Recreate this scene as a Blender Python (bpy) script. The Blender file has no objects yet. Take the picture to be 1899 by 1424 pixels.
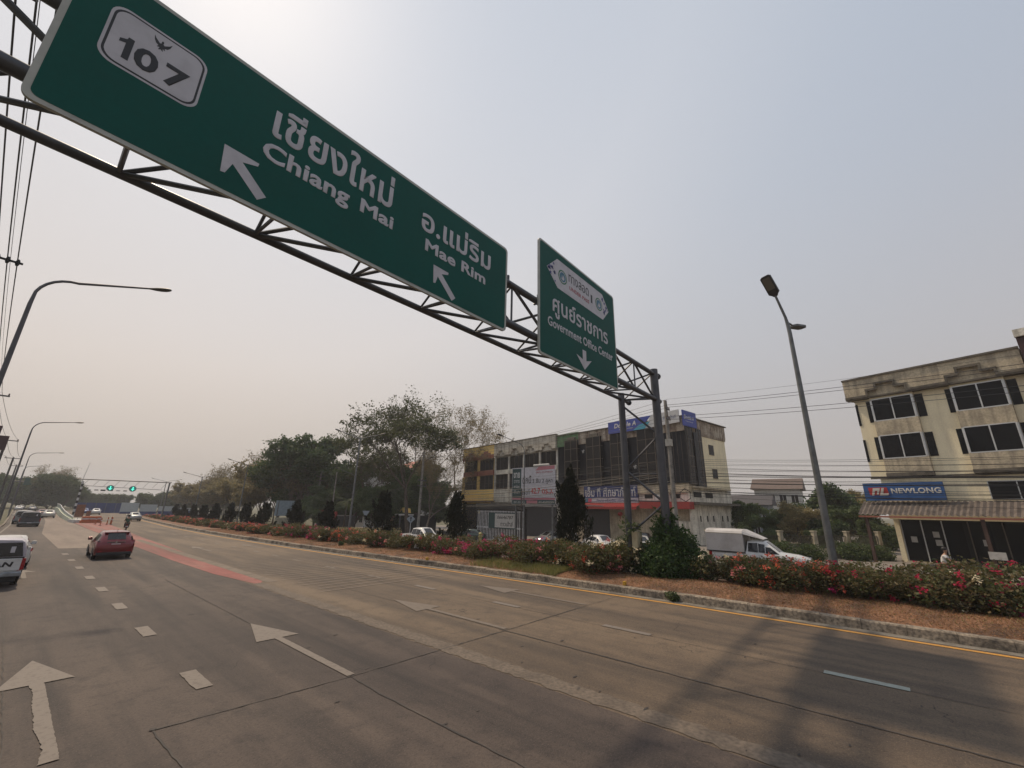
import bpy, bmesh, math, random
import numpy as np
from mathutils import Vector, Matrix
R = math.radians
SC = bpy.context.scene
COL = SC.collection
# ------------------------------------------------------------------ camera
cam = bpy.data.cameras.new('camera'); camo = bpy.data.objects.new('camera', cam); COL.objects.link(camo)
cam.sensor_width = 36; cam.lens = 36*766/1899; cam.clip_end = 6000; cam.clip_start = .1
_x = Vector((0.6478, -0.7615, 0.0185)); _y = Vector((-0.2321, -0.1741, 0.9570))
_z = _x.cross(_y).normalized(); _y = _z.cross(_x).normalized(); _x.normalize()
camo.matrix_world = Matrix(((_x[0], _y[0], _z[0], 0), (_x[1], _y[1], _z[1], 0), (_x[2], _y[2], _z[2], 3.2), (0, 0, 0, 1)))
SC.camera = camo
# ------------------------------------------------------------------ light
SUN_AZ, SUN_EL = R(1.8), R(55)          # azimuth from +Y towards +X
sd = Vector((math.sin(SUN_AZ)*math.cos(SUN_EL), math.cos(SUN_AZ)*math.cos(SUN_EL), math.sin(SUN_EL)))
sun = bpy.data.lights.new('sun', 'SUN'); suno = bpy.data.objects.new('sun', sun); COL.objects.link(suno)
sun.energy = 2.3; sun.angle = R(2.0); sun.color = (1, .80, .57)
suno.rotation_euler = sd.to_track_quat('Z', 'Y').to_euler()
SC.view_settings.view_transform = 'Standard'; SC.view_settings.look = 'None'
SC.view_settings.exposure = 0.45; SC.view_settings.gamma = 1
W = bpy.data.worlds.new("World"); SC.world = W; W.use_nodes = True
def world():
    nt = W.node_tree; N = nt.nodes; L = nt.links; N.clear()
    def n(t, **k):
        o = N.new(t)
        for a, b in k.items(): setattr(o, a, b)
        return o
    tc = n('ShaderNodeTexCoord'); sky = n('ShaderNodeTexSky', sky_type='NISHITA', sun_disc=False)
    sky.sun_elevation = SUN_EL; sky.sun_rotation = SUN_AZ; sky.dust_density = 6; sky.air_density = 1.5; sky.altitude = 300
    dot = n('ShaderNodeVectorMath', operation='DOT_PRODUCT'); dot.inputs[1].default_value = sd
    L.new(tc.outputs['Generated'], dot.inputs[0])
    sep = n('ShaderNodeSeparateXYZ'); L.new(tc.outputs['Generated'], sep.inputs[0])
    def ramp(src, stops):
        r = n('ShaderNodeValToRGB'); r.color_ramp.interpolation = 'B_SPLINE'
        e = r.color_ramp.elements
        while len(e) > 1: e.remove(e[0])
        e[0].position = stops[0][0]; e[0].color = (*stops[0][1], 1)
        for p, c in stops[1:]:
            q = e.new(p); q.color = (*c, 1)
        L.new(src, r.inputs[0]); return r.outputs[0]
    # haze of the smoky season: by height above the horizon, then by angle from the sun
    hz = ramp(sep.outputs[2], [(0, (.405, .342, .296)), (.10, (.495, .415, .357)), (.3, (.55, .50, .467)), (.6, (.475, .485, .515)), (1, (.375, .42, .49))])
    gl = ramp(dot.outputs['Value'], [(0, (.66, .71, .79)), (.30, (.69, .75, .83)), (.55, (.80, .85, .905)), (.75, (1.02, 1.01, 1.0)), (.90, (1.10, 1.10, 1.09)), (1, (1.20, 1.20, 1.19))])
    mul = n('ShaderNodeVectorMath', operation='MULTIPLY'); L.new(hz, mul.inputs[0]); L.new(gl, mul.inputs[1])
    ten = n('ShaderNodeVectorMath', operation='SCALE'); ten.inputs['Scale'].default_value = 10.; L.new(mul.outputs[0], ten.inputs[0])
    mx = n('ShaderNodeMix', data_type='RGBA'); mx.inputs[0].default_value = .93
    L.new(sky.outputs[0], mx.inputs[6]); L.new(ten.outputs[0], mx.inputs[7])
    bg = n('ShaderNodeBackground'); bg.inputs[1].default_value = .1
    L.new(mx.outputs[2], bg.inputs[0]); out = n('ShaderNodeOutputWorld'); L.new(bg.outputs[0], out.inputs[0])
world()
SC.cycles.max_bounces = 6; SC.cycles.transparent_max_bounces = 6; SC.cycles.volume_bounces = 1
SC.cycles.volume_max_steps = 64; SC.cycles.use_adaptive_sampling = True

# ------------------------------------------------------------------ materials
MATS = {}
def mat(name, col, rough=.7, metal=0., n1=0., s1=3., n2=0., s2=40., dark=None, streak=0., bump=0., bs=30., trans=0., rnd=0., col2=None, coat=0., emis=None, spec=None):
    """noise-mottled principled material: n1/s1 big blotches, n2/s2 grain, streak = runs down the face, rnd = per-leaf variation"""
    if name in MATS: return MATS[name]
    m = bpy.data.materials.new(name); MATS[name] = m; m.use_nodes = True
    nt = m.node_tree; N = nt.nodes; L = nt.links; b = N['Principled BSDF']
    b.inputs['Roughness'].default_value = rough; b.inputs['Metallic'].default_value = metal
    if spec is not None: b.inputs['Specular IOR Level'].default_value = spec
    if coat: b.inputs['Coat Weight'].default_value = coat; b.inputs['Coat Roughness'].default_value = .08
    tc = N.new('ShaderNodeTexCoord'); cur = None
    def rgb(c):
        r = N.new('ShaderNodeRGB'); r.outputs[0].default_value = (*c, 1); return r.outputs[0]
    def noise(scale, vec=None, det=5):
        t = N.new('ShaderNodeTexNoise'); t.inputs['Scale'].default_value = scale; t.inputs['Detail'].default_value = det
        L.new(vec or tc.outputs['Object'], t.inputs['Vector']); return t.outputs[0]
    def mapr(src, a, c, d=0., e=1.):
        r = N.new('ShaderNodeMapRange'); r.inputs[1].default_value = a; r.inputs[2].default_value = c
        r.inputs[3].default_value = d; r.inputs[4].default_value = e; L.new(src, r.inputs[0]); return r.outputs[0]
    def mix(f, a, c, mode='MIX'):
        x = N.new('ShaderNodeMix'); x.data_type = 'RGBA'; x.blend_type = mode
        if isinstance(f, float): x.inputs[0].default_value = f
        else: L.new(f, x.inputs[0])
        L.new(a, x.inputs[6]); L.new(c, x.inputs[7]); return x.outputs[2]
    cur = rgb(col)
    if rnd:
        g = N.new('ShaderNodeNewGeometry'); c2 = rgb(col2 or tuple(c*(1-rnd) for c in col))
        cur = mix(g.outputs['Random Per Island'], cur, c2)
    dk = dark or tuple(c*.35 for c in col)
    if n1: cur = mix(mapr(noise(s1), .42, .68, 0, n1), cur, rgb(dk))
    if streak:
        mp = N.new('ShaderNodeMapping'); mp.inputs['Scale'].default_value = (2.2, 2.2, .22); L.new(tc.outputs['Object'], mp.inputs[0])
        cur = mix(mapr(noise(1.3, mp.outputs[0], 7), .47, .66, 0, streak), cur, rgb(dk))
    if n2: cur = mix(mapr(noise(s2), .35, .7, 0, n2), cur, rgb(tuple(c*.5 for c in dk)))
    L.new(cur, b.inputs['Base Color'])
    if bump:
        bp = N.new('ShaderNodeBump'); bp.inputs['Strength'].default_value = bump; bp.inputs['Distance'].default_value = .02
        L.new(noise(bs), bp.inputs['Height']); L.new(bp.outputs[0], b.inputs['Normal'])
    if trans:
        t = N.new('ShaderNodeBsdfTranslucent'); L.new(cur, t.inputs[0]); ms = N.new('ShaderNodeMixShader'); ms.inputs[0].default_value = trans
        L.new(b.outputs[0], ms.inputs[1]); L.new(t.outputs[0], ms.inputs[2]); L.new(ms.outputs[0], N['Material Output'].inputs[0])
    if emis: b.inputs['Emission Color'].default_value = (*col, 1); b.inputs['Emission Strength'].default_value = emis
    return m

steel = mat('gantry_steel', (.085, .088, .10), .45, .3, n1=.4, s1=2, n2=.2)
galv = mat('galvanised_steel', (.17, .18, .185), .5, .5, n1=.5, s1=3, n2=.2)
dgalv = mat('dull_steel', (.10, .10, .11), .5, .3, n1=.3)
signgreen = mat('sign_green', (.002, .080, .064), .6, n1=.4, s1=.7, dark=(.006, .062, .050), n2=.15, s2=9, spec=.2)
signwhite = mat('sign_white', (.50, .49, .53), .45, n1=.25, s1=3)
signedge = mat('sign_edge', (.42, .43, .40), .6, n1=.3)
black = mat('black_paint', (.012, .012, .014), .5)
conc = mat('pole_concrete', (.30, .28, .25), .9, n1=.6, s1=2.5, n2=.4, s2=25, bump=.3)
wirem = mat('wire_black', (.012, .012, .014), .6)
tyre = mat('tyre_rubber', (.012, .012, .012), .9, n1=.3)
rimm = mat('rim_metal', (.35, .35, .36), .35, .8, n1=.2)
glassd = mat('dark_glass', (.008, .009, .011), .12, n1=.4, s1=1.2, dark=(.012, .012, .014), spec=.12)
glassc = mat('car_glass', (.012, .013, .016), .05, n1=.3, s1=2, dark=(.03, .034, .036), spec=.5)
redlamp = mat('tail_lamp_red', (.28, .006, .012), .2, n1=.3, coat=.5)
plastic = mat('dark_plastic', (.018, .018, .02), .6, n1=.3)
plate_m = mat('plate_white', (.55, .55, .55), .5, n1=.2)
chrome = mat('chrome', (.55, .55, .56), .15, .9, n1=.2)

# ------------------------------------------------------------------ mesh helpers
def wloc(o):
    v = Vector((0, 0, 0))
    while o is not None: v += o.location; o = o.parent
    return v
class MB:
    def __init__(s): s.v = []; s.f = []
    def add(s, vs, fs):
        k = len(s.v); s.v += [tuple(v) for v in vs]; s.f += [tuple(i+k for i in f) for f in fs]; return s
    def quad(s, a, b, c, d): return s.add([a, b, c, d], [(0, 1, 2, 3)])
    def box(s, x0, x1, y0, y1, z0, z1, M=None):
        vs = [(x, y, z) for z in (z0, z1) for y in (y0, y1) for x in (x0, x1)]
        if M is not None: vs = [M @ Vector(v) for v in vs]
        return s.add(vs, [(0, 2, 3, 1), (4, 5, 7, 6), (0, 1, 5, 4), (2, 6, 7, 3), (0, 4, 6, 2), (1, 3, 7, 5)])
    def tube(s, pts, r, n=8, cap=True):
        pts = [Vector(p) for p in pts]; rs = r if isinstance(r, (list, tuple)) else [r]*len(pts)
        vs = []; fs = []; ref = None
        for i, p in enumerate(pts):
            t = (pts[min(i+1, len(pts)-1)]-pts[max(i-1, 0)]).normalized()
            if ref is None: ref = Vector((0, 0, 1)) if abs(t.z) < .9 else Vector((1, 0, 0))
            u = t.cross(ref).normalized(); w = t.cross(u).normalized(); ref = w.cross(t).normalized() if False else ref
            for k in range(n):
                a = 2*math.pi*k/n; vs.append(p+(u*math.cos(a)+w*math.sin(a))*rs[i])
        for i in range(len(pts)-1):
            for k in range(n):
                a = i*n+k; b = i*n+(k+1) % n; fs.append((a, b, b+n, a+n))
        if cap: fs.append(tuple(range(n))[::-1]); fs.append(tuple(range((len(pts)-1)*n, len(pts)*n)))
        return s.add(vs, fs)
    def prism(s, poly, fn, t0, t1):
        """poly = 2D outline, fn(x, y, t) -> 3D"""
        n = len(poly); vs = [fn(x, y, t0) for x, y in poly]+[fn(x, y, t1) for x, y in poly]
        fs = [tuple(range(n))[::-1], tuple(range(n, 2*n))]+[(i, (i+1) % n, (i+1) % n+n, i+n) for i in range(n)]
        return s.add(vs, fs)
    def ico(s, c, r, sub=1, sq=(1, 1, 1)):
        bm = bmesh.new(); bmesh.ops.create_icosphere(bm, subdivisions=sub, radius=1)
        vs = [(c[0]+v.co.x*r*sq[0], c[1]+v.co.y*r*sq[1], c[2]+v.co.z*r*sq[2]) for v in bm.verts]
        fs = [tuple(v.index for v in f.verts) for f in bm.faces]; bm.free(); return s.add(vs, fs)
    def build(s, name, m, parent=None, smooth=False, world=False, bevel=0.):
        me = bpy.data.meshes.new(name); off = wloc(parent) if (world and parent) else Vector((0, 0, 0))
        me.from_pydata([(v[0]-off.x, v[1]-off.y, v[2]-off.z) for v in s.v], [], s.f)
        if smooth: me.polygons.foreach_set('use_smooth', [True]*len(me.polygons))
        me.materials.append(m); me.update(); o = bpy.data.objects.new(name, me); COL.objects.link(o); o.parent = parent
        if bevel:
            b = o.modifiers.new('bevel', 'BEVEL'); b.width = bevel; b.segments = 2; b.limit_method = 'ANGLE'; b.angle_limit = R(35)
        return o
def smooth_angle(o, deg=35):
    me = o.data; bm = bmesh.new(); bm.from_mesh(me)
    for f in bm.faces: f.smooth = True
    for e in bm.edges:
        if len(e.link_faces) == 2 and e.calc_face_angle(0) > R(deg): e.smooth = False
    bm.to_mesh(me); bm.free(); return o
def tag(o, label=None, cat=None, group=None, kind=None):
    if label: o['label'] = label
    if cat: o['category'] = cat
    if group: o['group'] = group
    if kind: o['kind'] = kind
    return o
def empty(name, loc, label, cat, group=None, rz=0.):
    o = bpy.data.objects.new(name, None); COL.objects.link(o); o.location = loc; o.rotation_euler = (0, 0, rz)
    return tag(o, label, cat, group)
def copy_tree(o, parent=None):
    c = o.copy(); COL.objects.link(c); c.parent = parent
    for ch in list(o.children): copy_tree(ch, c)
    return c
def relabel(o, label, group=None):
    o['label'] = label
    if group: o['group'] = group
    return o
def lerp_pts(P, y):
    if y <= P[0][0]: return P[0][1]
    for (a, b), (c, d) in zip(P, P[1:]):
        if y <= c: return b+(d-b)*(y-a)/(c-a)
    return P[-1][1]
_fonts = {}
def text(s, name, x0, x1, z0, z1, M, m, parent, bold=0., shear=0., thick=.004, off=.0):
    """letters fitted into the rectangle x0..x1, z0..z1 of the plane M (columns: right, up, out)"""
    cu = bpy.data.curves.new('t', 'FONT'); cu.body = s; cu.size = 1; cu.resolution_u = 3; cu.shear = shear
    cu.extrude = .02; cu.bevel_depth = bold; cu.bevel_resolution = 0; cu.space_character = 1+bold*1.2
    o = bpy.data.objects.new('t', cu); COL.objects.link(o); bpy.context.view_layer.update()
    me = bpy.data.meshes.new_from_object(o.evaluated_get(bpy.context.evaluated_depsgraph_get()))
    bpy.data.objects.remove(o); bpy.data.curves.remove(cu)
    if len(me.vertices) == 0: return None
    co = np.array([v.co[:] for v in me.vertices]); a = co.min(0); b = co.max(0); zr = max(b[2]-a[2], 1e-6)
    for v, c in zip(me.vertices, co):
        v.co = M @ Vector((x0+(c[0]-a[0])/(b[0]-a[0])*(x1-x0), z0+(c[1]-a[1])/(b[1]-a[1])*(z1-z0), off+.001+(c[2]-a[2])/zr*thick))
    if M.to_3x3().determinant() < 0: me.flip_normals()
    me.update(); me.name = name
    me.materials.clear(); me.materials.append(m); o = bpy.data.objects.new(name, me); COL.objects.link(o); o.parent = parent
    return o
def flat(poly, name, M, m, parent, off=.0, thick=.004):
    return MB().prism(poly, lambda x, y, t: M @ Vector((x, y, t)), off+.001, off+.001+thick).build(name, m, parent)
def rrect(x0, x1, z0, z1, r, n=6):
    P = []
    for cx, cz, a in ((x1-r, z1-r, 0), (x0+r, z1-r, 90), (x0+r, z0+r, 180), (x1-r, z0+r, 270)):
        for k in range(n+1): t = R(a+90*k/n); P.append((cx+r*math.cos(t), cz+r*math.sin(t)))
    return P
def circ(cx, cz, r, n=28): return [(cx+r*math.cos(2*math.pi*k/n), cz+r*math.sin(2*math.pi*k/n)) for k in range(n)]

# ------------------------------------------------------------------ ground and roads
KL = [(-60, -1.0), (30, -1.0), (62, -.35), (87, .5), (175, 1.6), (400, 3.6)]          # left kerb X by Y
KR = [(-60, 17.15), (6, 17.15), (16, 16.7), (25, 16.1), (35, 15.5), (51, 15.1), (70, 15.3), (104, 17.2), (150, 21.5), (210, 30)]   # face of the median kerb
def kr(y): return lerp_pts(KR, y)
def gz(x, y):
    t = min(1, max(0, (x-22.0)/3.5)); return -t*(.05+.02*min(110, max(0, y)))
def sheet(name, xs0, xs1, y0, y1, z, m, ny=60, nx=1, zf=None, kind='structure', jag=0., rs=1):
    rg = random.Random(rs); mb = MB(); vs = []; fs = []
    for j in range(ny+1):
        y = y0+(y1-y0)*j/ny; a = xs0(y) if callable(xs0) else xs0; b = xs1(y) if callable(xs1) else xs1
        for i in range(nx+1):
            x = a+(b-a)*i/nx+(rg.uniform(-jag, jag) if jag else 0)
            vs.append((x, y, z+(zf(x, y) if zf else 0)))
    for j in range(ny):
        for i in range(nx):
            k = j*(nx+1)+i; fs.append((k, k+1, k+nx+2, k+nx+1))
    o = mb.add(vs, fs).build(name, m)
    return tag(o, kind=kind)

def road_mat(name, base, dark, light, bands=True, wear=1.):
    m = bpy.data.materials.new(name); m.use_nodes = True; nt = m.node_tree; N = nt.nodes; L = nt.links; b = N['Principled BSDF']
    b.inputs['Roughness'].default_value = .78; b.inputs['Specular IOR Level'].default_value = .35
    tc = N.new('ShaderNodeTexCoord'); O = tc.outputs['Object']
    def noise(scale, st=(1, 1, 1), det=6, rough=.6):
        mp = N.new('ShaderNodeMapping'); mp.inputs['Scale'].default_value = st; L.new(O, mp.inputs[0])
        t = N.new('ShaderNodeTexNoise'); t.inputs['Scale'].default_value = scale; t.inputs['Detail'].default_value = det; t.inputs['Roughness'].default_value = rough
        L.new(mp.outputs[0], t.inputs['Vector']); return t.outputs[0]
    def mr(src, a, c, d=0., e=1.):
        r = N.new('ShaderNodeMapRange'); r.inputs[1].default_value = a; r.inputs[2].default_value = c; r.inputs[3].default_value = d; r.inputs[4].default_value = e
        L.new(src, r.inputs[0]); return r.outputs[0]
    def rgb(c): r = N.new('ShaderNodeRGB'); r.outputs[0].default_value = (*c, 1); return r.outputs[0]
    def mix(f, a, c):
        x = N.new('ShaderNodeMix'); x.data_type = 'RGBA'
        if isinstance(f, float): x.inputs[0].default_value = f
        else: L.new(f, x.inputs[0])
        L.new(a, x.inputs[6]); L.new(c, x.inputs[7]); return x.outputs[2]
    cur = rgb(base)
    cur = mix(mr(noise(.28, (1, .35, 1)), .42, .58, 0, 1.), cur, rgb(light))          # long pale patches
    cur = mix(mr(noise(.9, (1, .07, 1), 5), .44, .66, 0, .95*wear), cur, rgb(dark))      # tyre and oil streaks along the lane
    cur = mix(mr(noise(1.7, (1, 1, 1), 8, .7), .50, .68, 0, .65*wear), cur, rgb(dark))    # blotches
    cur = mix(mr(noise(19, (1, 1, 1), 4, .85), .5, .72, 0, .85), cur, rgb(tuple(c*.55 for c in dark)))    # grit
    cur = mix(mr(noise(36, (1, 1, 1), 3, .85), .56, .70, 0, .75), cur, rgb(tuple(min(1, c*1.7) for c in light)))
    v = N.new('ShaderNodeTexVoronoi'); v.feature = 'DISTANCE_TO_EDGE'; v.inputs['Scale'].default_value = .16
    wp = N.new('ShaderNodeVectorMath'); wp.operation = 'ADD'; nz = N.new('ShaderNodeTexNoise'); nz.inputs['Scale'].default_value = 1.2; nz.inputs['Detail'].default_value = 6
    sc = N.new('ShaderNodeVectorMath'); sc.operation = 'SCALE'; sc.inputs['Scale'].default_value = 1.4
    L.new(O, nz.inputs['Vector']); L.new(nz.outputs['Color'], sc.inputs[0]); L.new(O, wp.inputs[0]); L.new(sc.outputs[0], wp.inputs[1]); L.new(wp.outputs[0], v.inputs['Vector'])
    mul = N.new('ShaderNodeMath'); mul.operation = 'MULTIPLY'; L.new(mr(v.outputs['Distance'], .0008, .0022, 1, 0), mul.inputs[0]); L.new(mr(noise(.5), .52, .6), mul.inputs[1])
    cur = mix(mul.outputs[0], cur, rgb(tuple(c*.35 for c in dark)))
    L.new(cur, b.inputs['Base Color'])
    bp = N.new('ShaderNodeBump'); bp.inputs['Strength'].default_value = .5; bp.inputs['Distance'].default_value = .012
    L.new(noise(30, (1, 1, 1), 4), bp.inputs['Height']); L.new(bp.outputs[0], b.inputs['Normal'])
    return m
asph = road_mat('carriageway_asphalt', (.060, .046, .040), (.023, .019, .019), (.088, .067, .055))
concr = road_mat('carriageway_concrete', (.101, .074, .052), (.040, .032, .027), (.150, .110, .074), wear=.8)
patchm = road_mat('pale_concrete', (.185, .143, .117), (.11, .085, .07), (.22, .175, .14), wear=.6)
redm = road_mat('red_surfacing', (.24, .068, .060), (.13, .055, .046), (.27, .115, .095), wear=1.)
dirt = mat('dry_soil', (.29, .145, .075), .95, n1=.9, s1=1.1, dark=(.07, .042, .028), n2=.8, s2=14, bump=1., bs=12)
grassland = mat('waste_ground', (.13, .11, .06), .95, n1=.8, s1=.25, dark=(.05, .065, .025), n2=.7, s2=6)
paving = mat('forecourt_concrete', (.25, .22, .19), .9, n1=.7, s1=.6, n2=.5, s2=12)
kerbm = mat('kerb_concrete', (.34, .28, .21), .9, n1=.95, s1=1.6, dark=(.055, .047, .04), n2=.8, s2=12, bump=.8, bs=14)
yel = mat('yellow_line_paint', (.56, .27, .035), .7, n1=.35, s1=4, dark=(.30, .17, .06), n2=.5, s2=30)
def worn(name, col, under, amt=.5, lo=.45, hi=.55, s=7):
    m = mat(name, col, .75, n1=amt, s1=.01)
    nt = m.node_tree; 
    for nd in nt.nodes:
        if nd.type == 'TEX_NOISE': nd.inputs['Scale'].default_value = s; nd.inputs['Detail'].default_value = 9; nd.inputs['Roughness'].default_value = .75
        if nd.type == 'MAP_RANGE': nd.inputs[1].default_value = lo; nd.inputs[2].default_value = hi; nd.inputs[4].default_value = amt
    rgbs = [nd for nd in nt.nodes if nd.type == 'RGB']; rgbs[1].outputs[0].default_value = (*under, 1); return m
wht = worn('white_marking_paint', (.158, .134, .114), (.085, .068, .058), .6, .50, .62, 9)
wht2 = worn('white_marking_fresh', (.27, .30, .27), (.2, .18, .15), .6, .5, .62, 8)
wht3 = worn('white_marking_faded', (.140, .113, .090), (.098, .076, .058), .6, .46, .62, 6)
jointm = mat('joint_sealant', (.030, .026, .024), .8, n1=.9, s1=.9, dark=(.075, .06, .05))

ground_mb = MB(); NX, NY = 60, 60
gx = [-900, -500, -250, -120, -60, -30, -15, -8, -4, -2]+[v*1.5 for v in range(0, 30)]+[46, 50, 56, 64, 80, 110, 160, 250, 400, 700, 1200]
gy = [-600, -300, -150, -60, -30]+[-20+6*k for k in range(25)]+[140, 160, 190, 230, 300, 400, 600, 1000, 1600]
vs = [(x, y, gz(x, y)-.06) for y in gy for x in gx]; nx = len(gx)
tag(MB().add(vs, [(j*nx+i, j*nx+i+1, (j+1)*nx+i+1, (j+1)*nx+i) for j in range(len(gy)-1) for i in range(nx-1)]).build('ground', grassland), kind='structure')
SEAM = 7.35
sheet('road', lambda y: lerp_pts(KL, y), SEAM, -60, 230, 0, asph, 80)
sheet('road', SEAM, lambda y: kr(y), -60, 205, 0, concr, 120)
# frontage carriageway beyond the median, a little lower down the slope
sheet('service_road', 24.2, 35.6, -60, 205, .02, asph, 60, 4, zf=gz)
sheet('forecourt', 35.9, 90, -60, 110, .05, paving, 40, 6, zf=gz)
sheet('pavement', -4.2, lambda y: lerp_pts(KL, y)-.2, -60, 40, .14, paving, 20)
# left kerb and edge line
mb = MB(); P = [(lerp_pts(KL, y), y) for y in range(-60, 205, 5)]
for (a, b), (c, d) in zip(P, P[1:]):
    for i in (0,): mb.add([(a-.2, b, -.05), (a, b, -.05), (a-.02, b, .17), (a-.2, b, .17), (c-.2, d, -.05), (c, d, -.05), (c-.02, d, .17), (c-.2, d, .17)], [(1, 5, 6, 2), (2, 6, 7, 3), (3, 7, 4, 0)])
tag(mb.build('kerb', kerbm), kind='structure')
sheet('road_marking', lambda y: lerp_pts(KL, y)+.38, lambda y: lerp_pts(KL, y)+.52, -20, 205, .006, wht, 60)
# median kerb, cast in 1 m lengths with joints, chipped edges
mb = MB(); rg = random.Random(5); y = -24.
while y < 140:
    y2 = y+(1.0 if y < 60 else 4); a, c = kr(y), kr(y2); g = .004; t = .25+rg.uniform(-.012, .012); q = rg.uniform(-.015, .015)
    mb.add([(a+q, y+g, -.06), (a+.05+q, y+g, t-.03), (a+.09+q, y+g, t), (a+.34, y+g, t), (a+.34, y+g, -.06),
            (c+q, y2-g, -.06), (c+.05+q, y2-g, t-.03), (c+.09+q, y2-g, t), (c+.34, y2-g, t), (c+.34, y2-g, -.06)],
           [(0, 5, 6, 1), (1, 6, 7, 2), (2, 7, 8, 3), (3, 8, 9, 4), (0, 1, 2, 3, 4), (9, 8, 7, 6, 5)])
    y = y2
tag(mb.build('kerb', kerbm), kind='structure')
sheet('gutter', lambda y: kr(y)-.34, lambda y: kr(y)+.02, -24, 140, .005, mat('gutter_cement', (.22, .20, .165), .9, n1=.8, s1=3, dark=(.07, .06, .05), n2=.5), 90, jag=.02)
sheet('road_marking', lambda y: kr(y)-.68, lambda y: kr(y)-.50, -24, 140, .009, yel, 110)
# median soil: a mound
def medz(x, y):
    a, b = kr(y)+.3, 24.2; t = (x-a)/(b-a); base = .22*(1-t)+gz(b, y)*t
    return base+.34*math.sin(math.pi*min(1, max(0, t))**.8)+.05*math.sin(x*2.1+y*1.3)*math.sin(y*.7)*min(1, 4*t)
sheet('median_soil', lambda y: kr(y)+.3, lambda y: 24.2 if y < 110 else kr(y)+3, -24, 150, 0, dirt, 260, 16, zf=medz)
mb = MB()
for k in range(-6, 36): mb.box(24.1, 24.3, k*4, k*4+3.98, gz(24.3, k*4)-.2, gz(24.3, k*4)+.17)
tag(mb.build('kerb', kerbm), kind='structure')
# outer separator between the far carriageway and the frontage lane
sheet('verge', 30.3, 32.2, 44, 150, .12, grassland, 30, 2, zf=gz)

# --- painted and worn areas
def strip(name, pts_l, pts_r, z, m):
    vs = [(x, y, z) for x, y in pts_l]+[(x, y, z) for x, y in pts_r]; n = len(pts_l)
    return tag(MB().add(vs, [(i, n+i, n+i+1, i+1) for i in range(n-1)]).build(name, m), kind='structure')
strip('red_surfacing', [(7.55, 20.1), (7.10, 24.5), (6.95, 31), (6.95, 45), (6.94, 71), (7.3, 96)], [(7.97, 20.9), (8.12, 28.3), (8.55, 38), (9.0, 53), (10.0, 78), (10.8, 93)], .007, redm)
strip('concrete_patch', [(3.03, 43.7), (2.97, 64), (4.6, 100), (5.5, 132), (8.2, 165)], [(6.95, 42.6), (6.85, 70), (7.05, 100), (8.1, 132), (9.6, 165)], .006, patchm)
sheet('worn_band', lambda y: SEAM+.04, lambda y: SEAM+.50, -3, 20.5, .008, mat('worn_band', (.150, .118, .090), .85, n1=.9, s1=1.8, dark=(.10, .078, .06), n2=.7, s2=14), 160, jag=.05)
sheet('worn_band', 7.98, 8.45, 20.5, 50, .008, mat('pale_edge', (.155, .12, .09), .85, n1=.9, s1=2, dark=(.10, .08, .06)), 30, jag=.03)
def seam(pts, w, m=jointm, z=.010, seed=1, step=.12, j=.012):
    rg = random.Random(seed); L_ = []; R_ = []
    for (x0, y0), (x1, y1) in zip(pts, pts[1:]):
        d = Vector((x1-x0, y1-y0)); n = max(2, int(d.length/step)); t = d.normalized(); p = Vector((-t.y, t.x))
        for k in range(n):
            c = Vector((x0, y0))+d*k/(n-1)+p*rg.uniform(-j, j); ww = w*rg.uniform(.45, 1.2); L_.append((c+p*ww/2)[:]); R_.append((c-p*ww/2)[:])
    strip('expansion_joint', L_, R_, z, m)
seam([(5.15, 3.0), (5.1, 7.4), (5.18, 8.9), (5.2, 24)], .035, seed=2)
seam([(9.75, -8), (9.66, 8.6)], .055, seed=3); seam([(9.66, 8.6), (9.7, 20)], .018, seed=31)
seam([(12.05, -9), (12.0, 26)], .022, seed=4)
seam([(2.15, 8.65), (5.2, 8.45), (9.7, 8.4), (13.6, 8.4)], .032, seed=5)
seam([(13.6, 8.4), (16.9, 8.4)], .02, seed=51)
seam([(2.15, 8.62), (2.3, 5)], .028, seed=6); seam([(.72, 2), (.7, 20)], .02, seed=7)
seam([(5.3, -2.5), (16.8, -2.5)], .03, seed=8)
seam([(.2, 20.4), (7.3, 20.4)], .02, seed=9); seam([(7.4, 30.5), (15.4, 30.5)], .03, seed=10)
MB_hole = MB().add([(2.16+.05*math.cos(a*.7)*(1+.3*math.sin(3*a)), 8.68+.045*math.sin(a*.7)*(1+.2*math.cos(2*a)), .014) for a in range(9)], [tuple(range(9))])
tag(MB_hole.build('pothole', jointm), kind='structure')
# small tar spots and chips
rg = random.Random(12); mb = MB()
for k in range(46):
    x, y = rg.uniform(3, 15.5), rg.uniform(-2, 12); r = rg.uniform(.015, .055); n = 7; a0 = rg.random()*6
    mb.add([(x+r*rg.uniform(.6, 2.2)*math.cos(a0+a), y+r*.5*math.sin(a0+a), .012) for a in [2*math.pi*i/n for i in range(n)]], [tuple(range(n))])
tag(mb.build('road_stain', jointm), kind='structure')
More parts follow.
